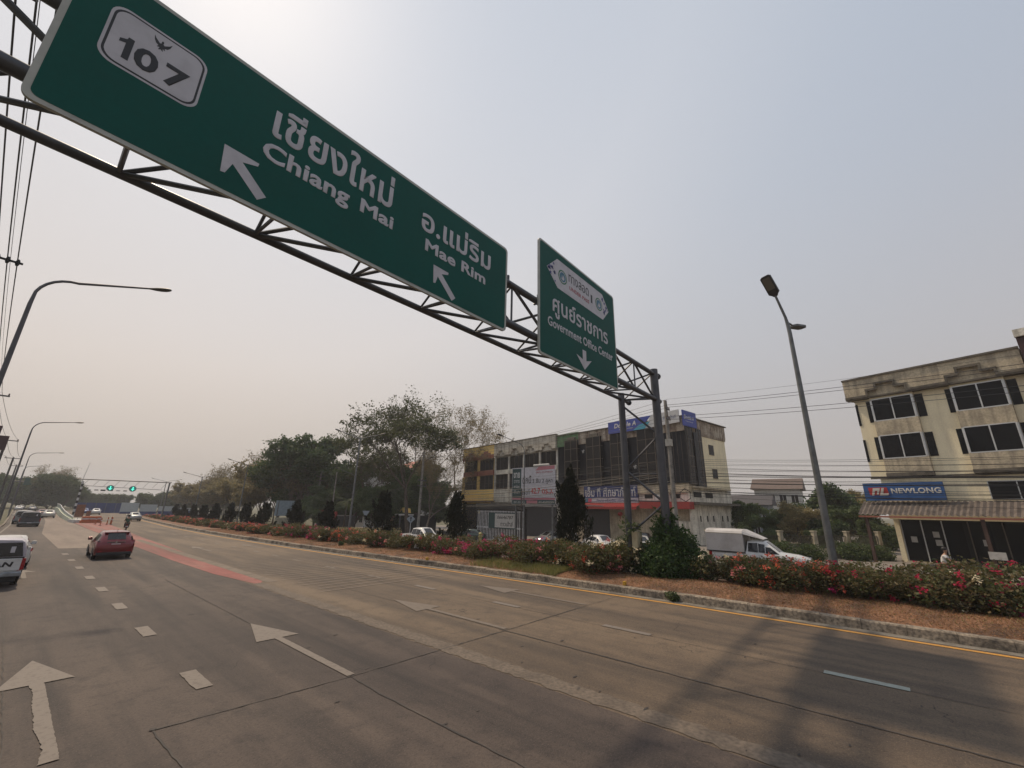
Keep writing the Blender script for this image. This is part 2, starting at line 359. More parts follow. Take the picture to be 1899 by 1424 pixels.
# lane dashes (left side short blocks), right side long ones
def paint(name, poly, m, z=.013): return tag(MB().add([(x, y, z) for x, y in poly], [tuple(range(len(poly)))]).build(name, m), kind='structure')
def rough_quad(x0, x1, y0, y1, seed, jag=.02, n=9):
    rg = random.Random(seed); P = [(x0+rg.uniform(-jag, jag), y0+(y1-y0)*i/n) for i in range(n+1)]
    return P+[(x1+rg.uniform(-jag, jag)*.3, y1-(y1-y0)*i/n) for i in range(n+1)]
for k, y in enumerate([9.85, 14.4, 18.4, 22.35, 26.1, 30.2, 34.3, 38.4]):
    paint('lane_marking', rough_quad(2.95, 3.22, y, y+1.12, k, .02 if k == 0 else .008), wht)
for k, (y0, y1) in enumerate([(.15, 1.5), (5.3, 6.72), (9.9, 11.1), (14.35, 15.6), (18, 19.5), (22.6, 23.8), (26.6, 27.8), (29.9, 31), (33.2, 34.3), (37.7, 38.8), (41.7, 43), (46, 47.4), (51, 52.5), (56, 57.6)]):
    paint('lane_marking', rough_quad(12.0, 12.22, y0, y1, 60+k, .006), wht2 if k == 0 else (wht if k < 4 else wht3))
def arrow(cx, tip, tail, hw, hl, sw, m, seed, jag=.015, drag=0.):
    rg = random.Random(seed); n = 70 if drag else 26
    ed = [rg.random()**2.5 for _ in range(9)]; w_ = [drag*(1.6*(ed[int(i/n*7.99)]*(1-(i/n*7.99) % 1)+ed[int(i/n*7.99)+1]*((i/n*7.99) % 1))+.35*rg.random()**2) for i in range(n+1)]
    Lf = [(cx-sw/2+rg.uniform(0, jag)*.5+w_[i], tail+(tip-hl-tail)*i/n) for i in range(n+1)]
    Rt = [(cx+sw/2+rg.uniform(-jag, jag)*.3, tip-hl-(tip-hl-tail)*i/n) for i in range(n+1)]
    paint('arrow_marking', Lf+[(cx-hw, tip-hl), (cx, tip), (cx+hw, tip-hl)]+Rt, m)
arrow(1.1, 13.9, 8.6, .50, 1.75, .21, wht, 1, .02, .055)
arrow(5.18, 13.9, 8.5, .5, 1.9, .17, wht, 2)
arrow(9.8, 13.85, 8.5, .5, 2.0, .17, wht3, 3)
arrow(14.1, 13.8, 8.5, .5, 1.9, .17, wht3, 4)
arrow(9.95, 40.5, 35.6, .4, 1.7, .2, wht3, 5); arrow(13.3, 40.5, 36, .4, 1.7, .2, wht3, 6); arrow(1.2, 31.5, 28, .4, 1.3, .16, wht, 7)
# transverse rumble lines
rumb = mat('rumble_paint', (.23, .185, .145), .8, n1=.3, s1=3, dark=(.12, .095, .075))
for k in range(17):
    y = 16.9+k*.62; x0 = 8.6+.25*((k*7) % 3)
    paint('rumble_strip', [(x0, y), (14.8-.2*((k*5) % 4), y), (14.8-.2*((k*5) % 4), y+.07), (x0, y+.07)], rumb)
sheet('road_marking', 7.9, 8.02, 50, 93, .009, wht, 10)

# ------------------------------------------------------------------ overhead gantry
G = empty('overhead_gantry', (20.5, 7.8, .3), 'dark steel lattice gantry spanning the road and carrying the green signs', 'gantry')
def gpart(name, mb, m=steel, smooth=True): 
    o = mb.build(name, m, G, world=True); return smooth_angle(o, 40) if smooth else o
YN, YF, ZT, ZB, ZF = 7.8, 9.5, 10.12, 8.74, 8.93
gpart('chord', MB().tube([(-5.2, YN, ZT), (20.95, YN, ZT)], .112, 14)); gpart('chord', MB().tube([(-5.2, YN, ZB), (21.0, YN, ZB)], .122, 14)); gpart('chord', MB().tube([(-5.2, YF, ZF), (20.95, YF, ZF)], .092, 14))
gpart('end_cap', MB().tube([(20.92, YF, ZF), (21.0, YF, ZF)], .15, 14)); gpart('end_cap', MB().tube([(20.95, YN, ZT), (21.02, YN, ZT)], .17, 14))
gpart('post', MB().tube([(20.5, YN, -.2), (20.5, YN, 10.38)], .20, 18)); gpart('post', MB().tube([(20.05, YF, -.2), (20.05, YF, 9.25)], .17, 18))
gpart('post', MB().tube([(-1.60, YN, -.1), (-1.60, YN, 8.8)], .17, 18)); gpart('post', MB().tube([(-2.0, YF, -.1), (-2.0, YF, 9.0)], .16, 18))
fx = [-4.6+2.262*k for k in range(12)]       # panel points
def br(a, b, r=.042): gpart('brace', MB().tube([a, b], r, 6))
for i, x in enumerate(fx):
    xn = fx[i+1] if i+1 < len(fx) else None; x = min(x, 20.4)
    br((x, YN, ZB), (x, YN, ZT), .036); br((x, YN, ZB), (x, YF, ZF), .04)
    br((x, YN, ZT), (x, YF, ZF), .036)
    if xn:
        xn = min(xn, 20.4)
        br((x, YN, ZT), (xn, YN, ZB), .055); br((x, YF, ZF), (xn, YN, ZB), .050); br((x, YF, ZF), (xn, YN, ZT), .045)
pb = [(YF, 8.6), (YN, 6.9), (YF, 5.2), (YN, 3.6), (YF, 2.1), (YN, .8)]
pb = [((20.05 if y == YF else 20.5), y, z) for y, z in pb]
for a, b in zip(pb, pb[1:]): br(a, b, .06)
for z in (8.9, 5.0, 3.7): br((20.05, YF, z), (20.5, YN, z-.02), .03)
pl = [(YF, 8.6), (YN, 6.9), (YF, 5.2), (YN, 3.6), (YF, 2.1), (YN, .8)]
for (y0, z0), (y1, z1) in zip(pl, pl[1:]): br((-2.0 if y0 == YF else -1.6, y0, z0), (-2.0 if y1 == YF else -1.6, y1, z1), .06)
gpart('base_plate', MB().box(20.15, 20.85, 7.45, 8.15, .30, .36)); gpart('base_plate', MB().box(19.7, 20.4, 9.15, 9.85, .30, .36))
mb = MB()
for bx in (-1.42, 8.75, 10.35, 15.7): mb.tube([(bx, YN-.02, ZT+.02), (bx, YN-.02, ZT+.26)], .05, 6).tube([(bx, YN-.16, ZT-.05), (bx, YN+.16, ZT-.05)], .04, 6)
gpart('clamp', mb)
def plane(x, y, z): return Matrix(((1, 0, 0, x), (0, 0, -1, y), (0, 1, 0, z), (0, 0, 0, 1)))
def sign_board(name, label, x0, x1, z0, z1, y, bw):
    S = empty(name, (x0, y, z0), label, 'road sign'); M = plane(0, 0, 0)
    w, h_ = x1-x0, z1-z0; P = rrect(0, w, 0, h_, .14)
    MB().prism(P, lambda x, yy, t: M @ Vector((x, yy, t)), -.06, 0).build('panel', signedge, S)
    b = bw; flat(rrect(b, w-b, b, h_-b, .10), 'face', M, signgreen, S, .0, .004)
    mb = MB()
    for q in (.35, h_-.35 if h_ > 3.5 else 1.9): mb.box(.1, w-.1, .062, .10, q-.04, q+.04)
    mb.build('stiffener_rail', dgalv, S)
    return S, M
S1, M1 = sign_board('direction_sign', 'wide green direction sign over the left lanes with the 107 route shield', -1.15, 8.50, 8.27, 11.14, 7.6, .075)
def loc(S, P): return [(x-S.location.x, z-S.location.z) for x, z in P]
T = lambda S, M, s, nm, x0, x1, z0, z1, m=signwhite, bold=0., **k: text(s, nm, x0-S.location.x, x1-S.location.x, z0-S.location.z, z1-S.location.z, M, m, S, bold, off=.006, **k)
flat(loc(S1, rrect(-.71, .52, 9.48, 10.58, .2)), 'route_shield', M1, signwhite, S1, .005, .003)
sh = S1.children[-1]
o = flat(loc(S1, rrect(-.675, .485, 9.515, 10.545, .18)), 'shield_border', M1, black, sh, .0085, .0015)
o = flat(loc(S1, rrect(-.645, .455, 9.545, 10.515, .16)), 'shield_face', M1, signwhite, sh, .0105, .0015)
flat(loc(S1, [(-.455, 9.67), (-.375, 9.67), (-.375, 10.09), (-.445, 10.09), (-.455, 10.04), (-.53, 9.995), (-.53, 9.93), (-.455, 9.965)]), 'numeral', M1, black, sh, .0125, .003)
for s, a, b, zz in (('0', -.34, -.05, 0), ('7', .03, .34, 0)):
    text(s, 'numeral', a-S1.location.x, b-S1.location.x, 9.67-S1.location.z, 10.08-S1.location.z, M1, black, sh, .012 if s == '1' else .03, off=.013)
# emblem: winged figure in silhouette
wing = [(-.115, .135), (-.10, .05), (-.075, .0), (-.04, -.02), (-.055, -.06), (-.02, -.045), (-.03, -.10), (0, -.075), (.03, -.10), (.02, -.045), (.055, -.06), (.04, -.02), (.075, .0), (.10, .05), (.115, .135), (.085, .085), (.06, .06), (.03, .03), (.012, .045), (.014, .085), (0, .10), (-.014, .085), (-.012, .045), (-.03, .03), (-.06, .06), (-.085, .085)]
flat(loc(S1, [(-.09+x, 10.31+y) for x, y in wing]), 'emblem', M1, black, sh, .0125, .002)
T(S1, M1, 'เชียงใหม่', 'lettering', 1.64, 4.31, 9.95, 10.86, bold=.022)
T(S1, M1, 'Chiang', 'lettering', 1.56, 3.29, 9.27, 9.79, bold=.032); T(S1, M1, 'Mai', 'lettering', 3.55, 4.40, 9.44, 9.79, bold=.032)
T(S1, M1, 'อ.แม่ริม', 'lettering', 5.18, 7.73, 9.95, 10.72, bold=.022)
T(S1, M1, 'Mae Rim', 'lettering', 5.35, 7.54, 9.42, 9.76, bold=.032)
def diag_arrow(S, M, tx, tz, bx, bz, hw, sw):
    d = Vector((tx-bx, tz-bz)); L_ = d.length; d.normalize(); p = Vector((-d.y, d.x)); hl = hw*1.05; t = Vector((tx, tz)); b = Vector((bx, bz)); c = t-d*hl; n = t-d*hl*.80
    P = [t, c+p*hw*.94+d*.01, c+p*hw*.80-d*.03, n+p*sw, b+p*sw, b-p*sw, n-p*sw, c-p*hw*.80-d*.03, c-p*hw*.94+d*.01]
    flat([(q.x-S.location.x, q.y-S.location.z) for q in P], 'arrow', M, signwhite, S, .005, .004)
diag_arrow(S1, M1, 1.01, 9.21, 1.72, 8.53, .40, .093); diag_arrow(S1, M1, 5.66, 9.15, 6.39, 8.46, .36, .085)
S2, M2 = sign_board('direction_sign', 'tall green direction sign with the white hexagonal underpass plaque above its downward arrow', 10.15, 15.82, 8.13, 12.58, 7.6, .075)
flat(loc(S2, [(10.62, 11.61), (11.29, 11.02), (14.71, 11.02), (15.26, 11.60), (14.74, 12.24), (11.29, 12.24)]), 'plaque', M2, signwhite, S2, .005, .003)
pq = S2.children[-1]
blue = mat('emblem_blue', (.035, .045, .20), .6); egreen = mat('emblem_green', (.03, .16, .08), .6, n1=.2, s1=9); ered = mat('lettering_red', (.30, .02, .03), .6)
eblue = mat('emblem_teal', (.05, .17, .26), .6, n1=.3, s1=14)
for cx in (11.64, 14.40):
    flat(loc(S2, circ(cx, 11.62, .29)), 'roundel', M2, egreen, pq, .0085, .002); flat(loc(S2, circ(cx, 11.62, .235)), 'roundel_inner', M2, signwhite, pq, .011, .0015)
    flat(loc(S2, circ(cx, 11.62, .20)), 'roundel_centre', M2, eblue, pq, .013, .0015)
    flat(loc(S2, [(cx-.09, 11.52), (cx-.05, 11.70), (cx, 11.56), (cx+.06, 11.74), (cx+.11, 11.55), (cx+.02, 11.48)]), 'roundel_mark', M2, signwhite, pq, .015, .0015)
rg = random.Random(3)
for sgn, cx in ((1, 10.70), (-1, 15.18)):
    for k in range(13):
        t = rg.uniform(0, .55); zz = 11.61+rg.uniform(-.95, .95)*t*1.0; x = cx+sgn*(t*.9); x = min(x, 11.28) if sgn > 0 else max(x, 14.72); r = rg.uniform(.05, .10)
        P = [(x+r*math.cos(a)*(1 if i % 2 else .45), zz+r*math.sin(a)*(1 if i % 2 else .45)) for i, a in enumerate([2*math.pi*j/10 for j in range(10)])]
        flat(loc(S2, P), 'corner_ornament', M2, blue, pq, .0085, .002)
TT = lambda s, x0, x1, z0, z1, m, b=0.: text(s, 'plaque_lettering', x0-S2.location.x, x1-S2.location.x, z0-S2.location.z, z1-S2.location.z, M2, m, pq, b, off=.0085)
TT('ทางลอด', 12.06, 13.56, 11.63, 11.98, black, .004); TT('1', 13.72, 13.85, 11.43, 11.8, black); TT('UNDER PASS', 12.10, 13.57, 11.30, 11.46, ered, .015)
T(S2, M2, 'ศูนย์ราชการ', 'lettering', 10.96, 15.05, 9.74, 10.66, bold=.018)
T(S2, M2, 'Government Office Center', 'lettering', 10.66, 15.42, 9.32, 9.68, bold=.018)
flat(loc(S2, [(12.93, 9.10), (13.19, 9.10), (13.19, 8.69), (13.59, 8.81), (13.05, 8.31), (12.48, 8.79), (12.93, 8.70)]), 'arrow', M2, signwhite, S2, .005, .004)
cb = empty('control_cabinet', (20.0, 9.2, 1.55), 'cream metal control cabinet strapped to the farther gantry post', 'cabinet')
o = MB().box(-.27, .27, -.24, .04, 0, .72).build('body', mat('cream_metal', (.42, .37, .24), .6, n1=.5, dark=(.2, .13, .07)), cb, bevel=.01)
MB().box(-.23, .23, -.262, -.243, .05, .67).build('door', mat('cream_metal_door', (.45, .40, .27), .55, n1=.4, s1=5, dark=(.22, .15, .08)), cb, bevel=.006)
MB().box(.13, .17, -.29, -.262, .30, .42).build('handle', black, cb)
# ------------------------------------------------------------------ street lamps
def cobra_head(mb, p, d, l=.9, w=.2):
    """flattened teardrop head from p along d"""
    d = Vector(d).normalized(); s = Vector((-d.y, d.x, 0)); n = 9; vs = []; fs = []
    prof = [(0, .35), (.15, .5), (.35, .8), (.6, 1.), (.8, .95), (.93, .7), (1, .3)]
    for t, r in prof:
        c = Vector(p)+d*l*t
        for k in range(n): a = 2*math.pi*k/n; vs.append(c+s*math.cos(a)*w*r+Vector((0, 0, 1))*(math.sin(a)*w*.45*r-.03*t))
    for i in range(len(prof)-1):
        for k in range(n): fs.append((i*n+k, i*n+(k+1) % n, (i+1)*n+(k+1) % n, (i+1)*n+k))
    fs += [tuple(range(n))[::-1], tuple(range((len(prof)-1)*n, len(prof)*n))]
    return mb.add(vs, fs)
def arm_lamp(loc, H, L_, rise, label, group, rz=0., m=dgalv, r0=.11):
    E_ = empty('street_lamp', loc, label, 'street lamp', group, rz)
    smooth_angle(MB().tube([(0, 0, -.5), (0, 0, H*.5), (0, 0, H-1.4)], [r0, r0*.8, r0*.62], 12).build('pole', m, E_))
    pts = [(0, 0, H-1.4)]; 
    for k in range(1, 8):
        a = k/7*math.pi/2; pts.append((1.1*(1-math.cos(a)), 0, H-1.1+1.1*math.sin(a)))
    pts.append((L_, 0, H+rise))
    smooth_angle(MB().tube(pts, [r0*.62]+[r0*.5]*7+[r0*.38], 10).build('arm', m, E_), 60)
    d = Vector((L_-1.1, 0, rise)).normalized()
    smooth_angle(cobra_head(MB(), (L_, 0, H+rise), d).build('lamp_head', mat('lamp_head', (.045, .045, .045), .5, n1=.3), E_))
    MB().box(-.2, .2, -.2, .2, -.02, .03).build('base_plate', dgalv, E_)
    return E_
g_l = 'single arm street lamps along the left kerb'
arm_lamp((-1.28, 25, 0), 12.3, 3.3, .75, 'nearest left kerb street lamp, its long curved arm reaching over the lanes', g_l)
arm_lamp((-.1, 75, 0), 12.2, 3.2, .35, 'second left kerb street lamp, its arm level above the pickup truck', g_l)
arm_lamp((.75, 125, 0), 12.1, 3.6, .3, 'third left kerb street lamp in front of the bare tree', g_l)
arm_lamp((.9, 172, 0), 11.8, 3.6, .3, 'fourth and farthest left kerb street lamp in the haze', g_l)
arm_lamp((38.3, 30.8, -.7), 11.4, 3.0, .5, 'slim curved single arm lamp in front of the for sale billboard', 'single arm lamps on the frontage', R(165), galv, .085)
arm_lamp((38.0, 68, -1.4), 10.0, 2.6, .5, 'slim curved single arm lamp standing beside the pale blue billboard', 'single arm lamps on the frontage', R(165), galv, .085)
def double_lamp(loc, H, span, label, rz=0., led=False):
    E_ = empty('street_lamp', loc, label, 'street lamp', 'double arm lamps along the median', rz)
    smooth_angle(MB().tube([(0, 0, -.4), (0, 0, H*.5), (0, 0, H)], [.14, .11, .085], 14).build('pole', galv, E_))
    for s in (-1, 1):
        smooth_angle(MB().tube([(0, 0, H-.1), (s*span*.35, 0, H+.18), (s*span, 0, H+.62)], [.06, .05, .04], 8).build('arm', galv, E_), 60)
        smooth_angle(cobra_head(MB(), (s*span, 0, H+.62), (s, 0, .33)).build('lamp_head', mat('lamp_head', (.045, .045, .045), .5), E_))
    MB().box(-.22, .22, -.22, .22, -.02, .04).build('base_plate', dgalv, E_)
    return E_
double_lamp((27.0, 48.3, -.8), 12.2, 2.2, 'double arm median lamp standing before the big leafless trees', R(-25))
double_lamp((28.4, 91, -1.2), 11.6, 2.6, 'double arm median lamp before the brown trees left of the round tree', R(-12))
double_lamp((28.9, 122, -1.2), 10.4, 3.0, 'double arm median lamp beside the tall far hedge trees', R(-8))
double_lamp((31.5, 172, -1.2), 10.8, 3.0, 'farthest double arm median lamp near the white barrier', R(-8))
# LED lamp at the right: curved neck with a square head towards the road, small rear head
E_ = empty('street_lamp', (21.9, 1.75, .4), 'tall grey median lamp at right with square head and small lower rear head', 'street lamp', None, R(-26))
H = 13.3
smooth_angle(MB().tube([(0, 0, -.3), (0, 0, 6), (0, 0, 10.9), (-.03, 0, 11.3), (-.11, 0, 11.7), (-.52, .02, 12.75)], [.15, .115, .085, .08, .06, .05], 16).build('pole', galv, E_), 50)
Mh = Matrix.Translation((-.55, .02, 12.83)) @ Matrix.Rotation(R(58), 4, 'Y') @ Matrix.Scale(1.18, 4)
mb = MB().prism([(.10, -.06), (.02, -.12), (-.05, -.21), (-.78, -.21), (-.84, -.12), (-.84, .12), (-.78, .21), (-.05, .21), (.02, .12), (.10, .06)], lambda x, y, t: Mh @ Vector((x, y, t)), -.04, .05)
mb.build('lamp_head', mat('led_housing', (.03, .03, .032), .5), E_, bevel=.012)
MB().box(-.74, -.22, -.16, .16, -.052, -.043, Mh).build('lens', mat('led_lens', (.12, .11, .09), .3), E_)
smooth_angle(MB().tube([(0, 0, 11.45), (.22, 0, 11.40), (.32, 0, 11.35)], .04, 8).build('rear_arm', galv, E_))
Mr = Matrix.Translation((.30, 0, 11.32)) @ Matrix.Rotation(R(-6), 4, 'Y') @ Matrix.Scale(1.35, 4)
MB().prism([(-.04, -.05), (.06, -.15), (.52, -.15), (.60, -.08), (.60, .08), (.52, .15), (.06, .15), (-.04, .05)], lambda x, y, t: Mr @ Vector((x, y, t)), -.03, .05).build('rear_lamp_head', galv, E_, bevel=.01)
smooth_angle(MB().tube([(0, 0, .1), (0, 0, .95)], .165, 16).build('painted_band', black, E_)); MB().box(-.25, .25, -.25, .25, .0, .05).build('base_plate', dgalv, E_)
# ------------------------------------------------------------------ utility poles and wires
insul = mat('insulator', (.10, .06, .045), .3)
def pole(loc, H, label, group, arms=(), r=.15, m=conc, rz=0.):
    E_ = empty('utility_pole', loc, label, 'utility pole', group, rz)
    MB().tube([(0, 0, -.6), (0, 0, H)], [r*1.25, r*.8], 8).build('post', m, E_)
    for z, w, th in arms:
        MB().box(-w/2, w/2, -.2, -.1, z-.06, z+.06).build('crossarm', dgalv, E_)
        for q in (-w/2+.08, 0, w/2-.08): smooth_angle(MB().tube([(q, -.15, z+.06), (q, -.15, z+.10), (q, -.15, z+.2), (q, -.15, z+.26)], [.03, .06, .05, .02], 8).build('insulator', insul, E_))
    return E_
g_r = 'concrete utility poles along the right frontage'
p1 = pole((36.3, 13.0, -.3), 13.1, 'concrete utility pole with insulators and cables rising right behind the gantry post', g_r, ((12.3, .9, 0), (11.4, .9, 0)), .19)
smooth_angle(MB().tube([(0, .2, 4.7), (.25, .3, 4.3), (.6, .3, 4.2), (.9, .3, 4.6), (.9, .3, 5.0), (.6, .3, 5.4), (.25, .3, 5.3), (0, .2, 4.7)], .03, 6).build('cable_coil', wirem, p1))
smooth_angle(MB().tube([(.15, -.5, 4.6), (.15, -.9, 4.35), (.15, -1.3, 4.6), (.15, -1.35, 5.1), (.15, -.9, 5.4), (.15, -.5, 5.1), (.15, -.5, 4.6)], .035, 6).build('cable_coil', wirem, p1))
MB().box(-.24, .24, -.24, .24, 9.0, 9.6).build('collar', mat('pole_wrap', (.45, .43, .38), .8, n1=.4), p1); MB().box(-.3, -.1, -.45, -.2, 1.4, 2.2).build('meter_box', mat('meter_grey', (.38, .36, .33), .7, n1=.4), p1)
pole((40.3, 52.5, -1.1), 12.6, 'concrete utility pole standing between the diamond sign and the yellow shophouse', g_r, ((8.2, 1.6, 0), (7.4, 1.6, 0)), .18)
pole((34.6, 68, -1.4), 10.0, 'thin grey pole behind the dark conifer beside the triangular sign', g_r, (), .11)
pole((39.5, 84, -1.7), 12.3, 'concrete pole with crossarm beside the pale four storey building', g_r, ((10.4, 1.8, 0), (9.6, 1.5, 0)), .17)
pole((40, 112, -2), 11.2, 'tall concrete pole among the brown trees left of the round tree', g_r, ((9.4, 1.6, 0),), .17)
pole((40.5, 142, -2), 11.2, 'concrete pole in the haze beside the bus', g_r, ((9.4, 1.6, 0),), .16)
pole((35.5, -36, 0), 13.3, 'concrete utility pole beyond the right edge', g_r, ((12.7, .9, 0), (11.9, .9, 0)), .19)
dpole = mat('dark_pole', (.075, .068, .062), .9, n1=.5, s1=2)
g_lp = 'dark utility poles on the left roadside'
pole((-2.75, 57, 0), 12.2, 'dark utility pole with a crossarm at the left edge behind the nearest lamp', g_lp, ((11.9, 1.5, 0),), .15, dpole)
pole((-2.0, 88, 0), 11.0, 'dark utility pole below the maroon signboards at left', g_lp, ((10.8, 2.2, 0),), .16, dpole)
pole((-1.2, 126, 0), 11.0, 'dark utility pole at left rising in front of the hazy trees', g_lp, ((10.8, 2.2, 0),), .16, dpole)
pole((-.6, 160, 0), 11.4, 'dark utility pole at left farthest down the road', g_lp, ((11.1, 2.2, 0),), .16, dpole)
pole((-1.2, -14, 0), 12.8, 'dark utility pole behind the viewer on the left', g_lp, ((12.0, 1.8, 0),), .16, dpole)
def wire(a, b, sag, r, label, group, n=22):
    a, b = Vector(a), Vector(b); pts = [a+(b-a)*t+Vector((0, 0, -4*sag*t*(1-t))) for t in [i/n for i in range(n+1)]]
    base = a.copy(); mb = MB().tube(pts, r, 4, False); o = bpy.data.objects.new('overhead_cable', None)
    bpy.data.objects.remove(o); o = mb.build('overhead_cable', wirem); tag(o, label, 'cable', group); return o
gw = 'cables strung along the left utility poles'
for i, dx in enumerate((-.65, 0, .65)):
    wire((-1.05+dx*.34, -14, 12.3), (-2.75+dx*.34, 57, 12.2), 1.35, .015, 'thick black cable crossing behind the 107 sign at the upper left', gw, 40)
    wire((-2.75+dx*.34, 57, 12.2), (-2.0+dx*1.4, 88, 11.1), .5, .016, 'cable sagging between the left poles near the maroon signboards', gw)
    wire((-2.0+dx*1.4, 88, 11.1), (-1.2+dx*1.4, 126, 11.1), .6, .02, 'cable sagging between the left poles in front of the hazy trees', gw)
    wire((-1.2+dx*1.4, 126, 11.1), (-.6+dx*1.4, 160, 11.4), .6, .025, 'cable sagging between the left poles in front of the hazy trees', gw)
wire((-1.2, -14, 13.1), (-2.8, 57, 13.2), 1.3, .007, 'thin guard wire above the three black cables at the upper left', gw, 40)
E_ = empty('cable_spacer', (-1.87, 20.8, 10.88), 'black cable spacer hanging on the left cables near the lamp arm', 'cable spacer')
MB().box(-.34, .34, -.03, .03, -.03, .03).build('bar', wirem, E_)
for q in (-.22, 0, .22): smooth_angle(MB().tube([(q, 0, -.12), (q, 0, .0), (q, 0, .12)], [.03, .07, .03], 8).build('clamp', wirem, E_))
gr = 'high cables running along the right frontage poles'
for i, (z0, z1, dx) in enumerate(((12.35, 12.55, -.3), (12.3, 12.4, .35), (11.3, 11.0, -.35), (12.95, 13.2, 0.), (11.15, 10.7, .3))):
    wire((36.3+dx, 12.8, z0-.05), (35.5+dx, -36, z1+.3), .9, .016 if i != 3 else .008, 'high black cable running right from the pole across the cream building' if i in (0, 1) else 'high cable crossing the sky in front of the right lamp', gr, 30)
    wire((36.3+dx, 12.8, z0-.05), (40.3+dx, 52.5, 10.8-.15*i), .7, .014, 'cable running left from the pole over the glazed shophouse roof', gr, 24)
rg = random.Random(8); gt = 'bundle of low telephone cables along the right frontage'
for i in range(20):
    z0 = 7.6-i*.155+rg.uniform(-.05, .05); z1 = 6.9-i*.105+rg.uniform(-.2, .15); r = rg.choice([.010, .013, .02, .026]) if i > 4 else .010; dx = rg.uniform(-.2, .25)
    wire((36.3+dx, 13, z0), (35.5+dx, -36, z1), .55+rg.uniform(0, .5), r, 'low telephone cable strung past the fence and the cream building', gt, 26)
    wire((36.3+dx, 13, z0), (40.3+dx, 52.5, z0-.9-i*.03), .5+rg.uniform(0, .4), r, 'low telephone cable strung past the glazed and yellow shophouses', gt, 22)
for i in range(7):
    z0 = 6.4-i*.3; wire((40.3, 52.5, z0), (39.5, 84, z0-.9), .6, .022, 'low telephone cable in front of the dark trees', gt, 14)
    wire((39.5, 84, z0-.9), (40, 112, z0-1.4), .6, .024, 'low telephone cable in front of the far brown trees', gt, 12)

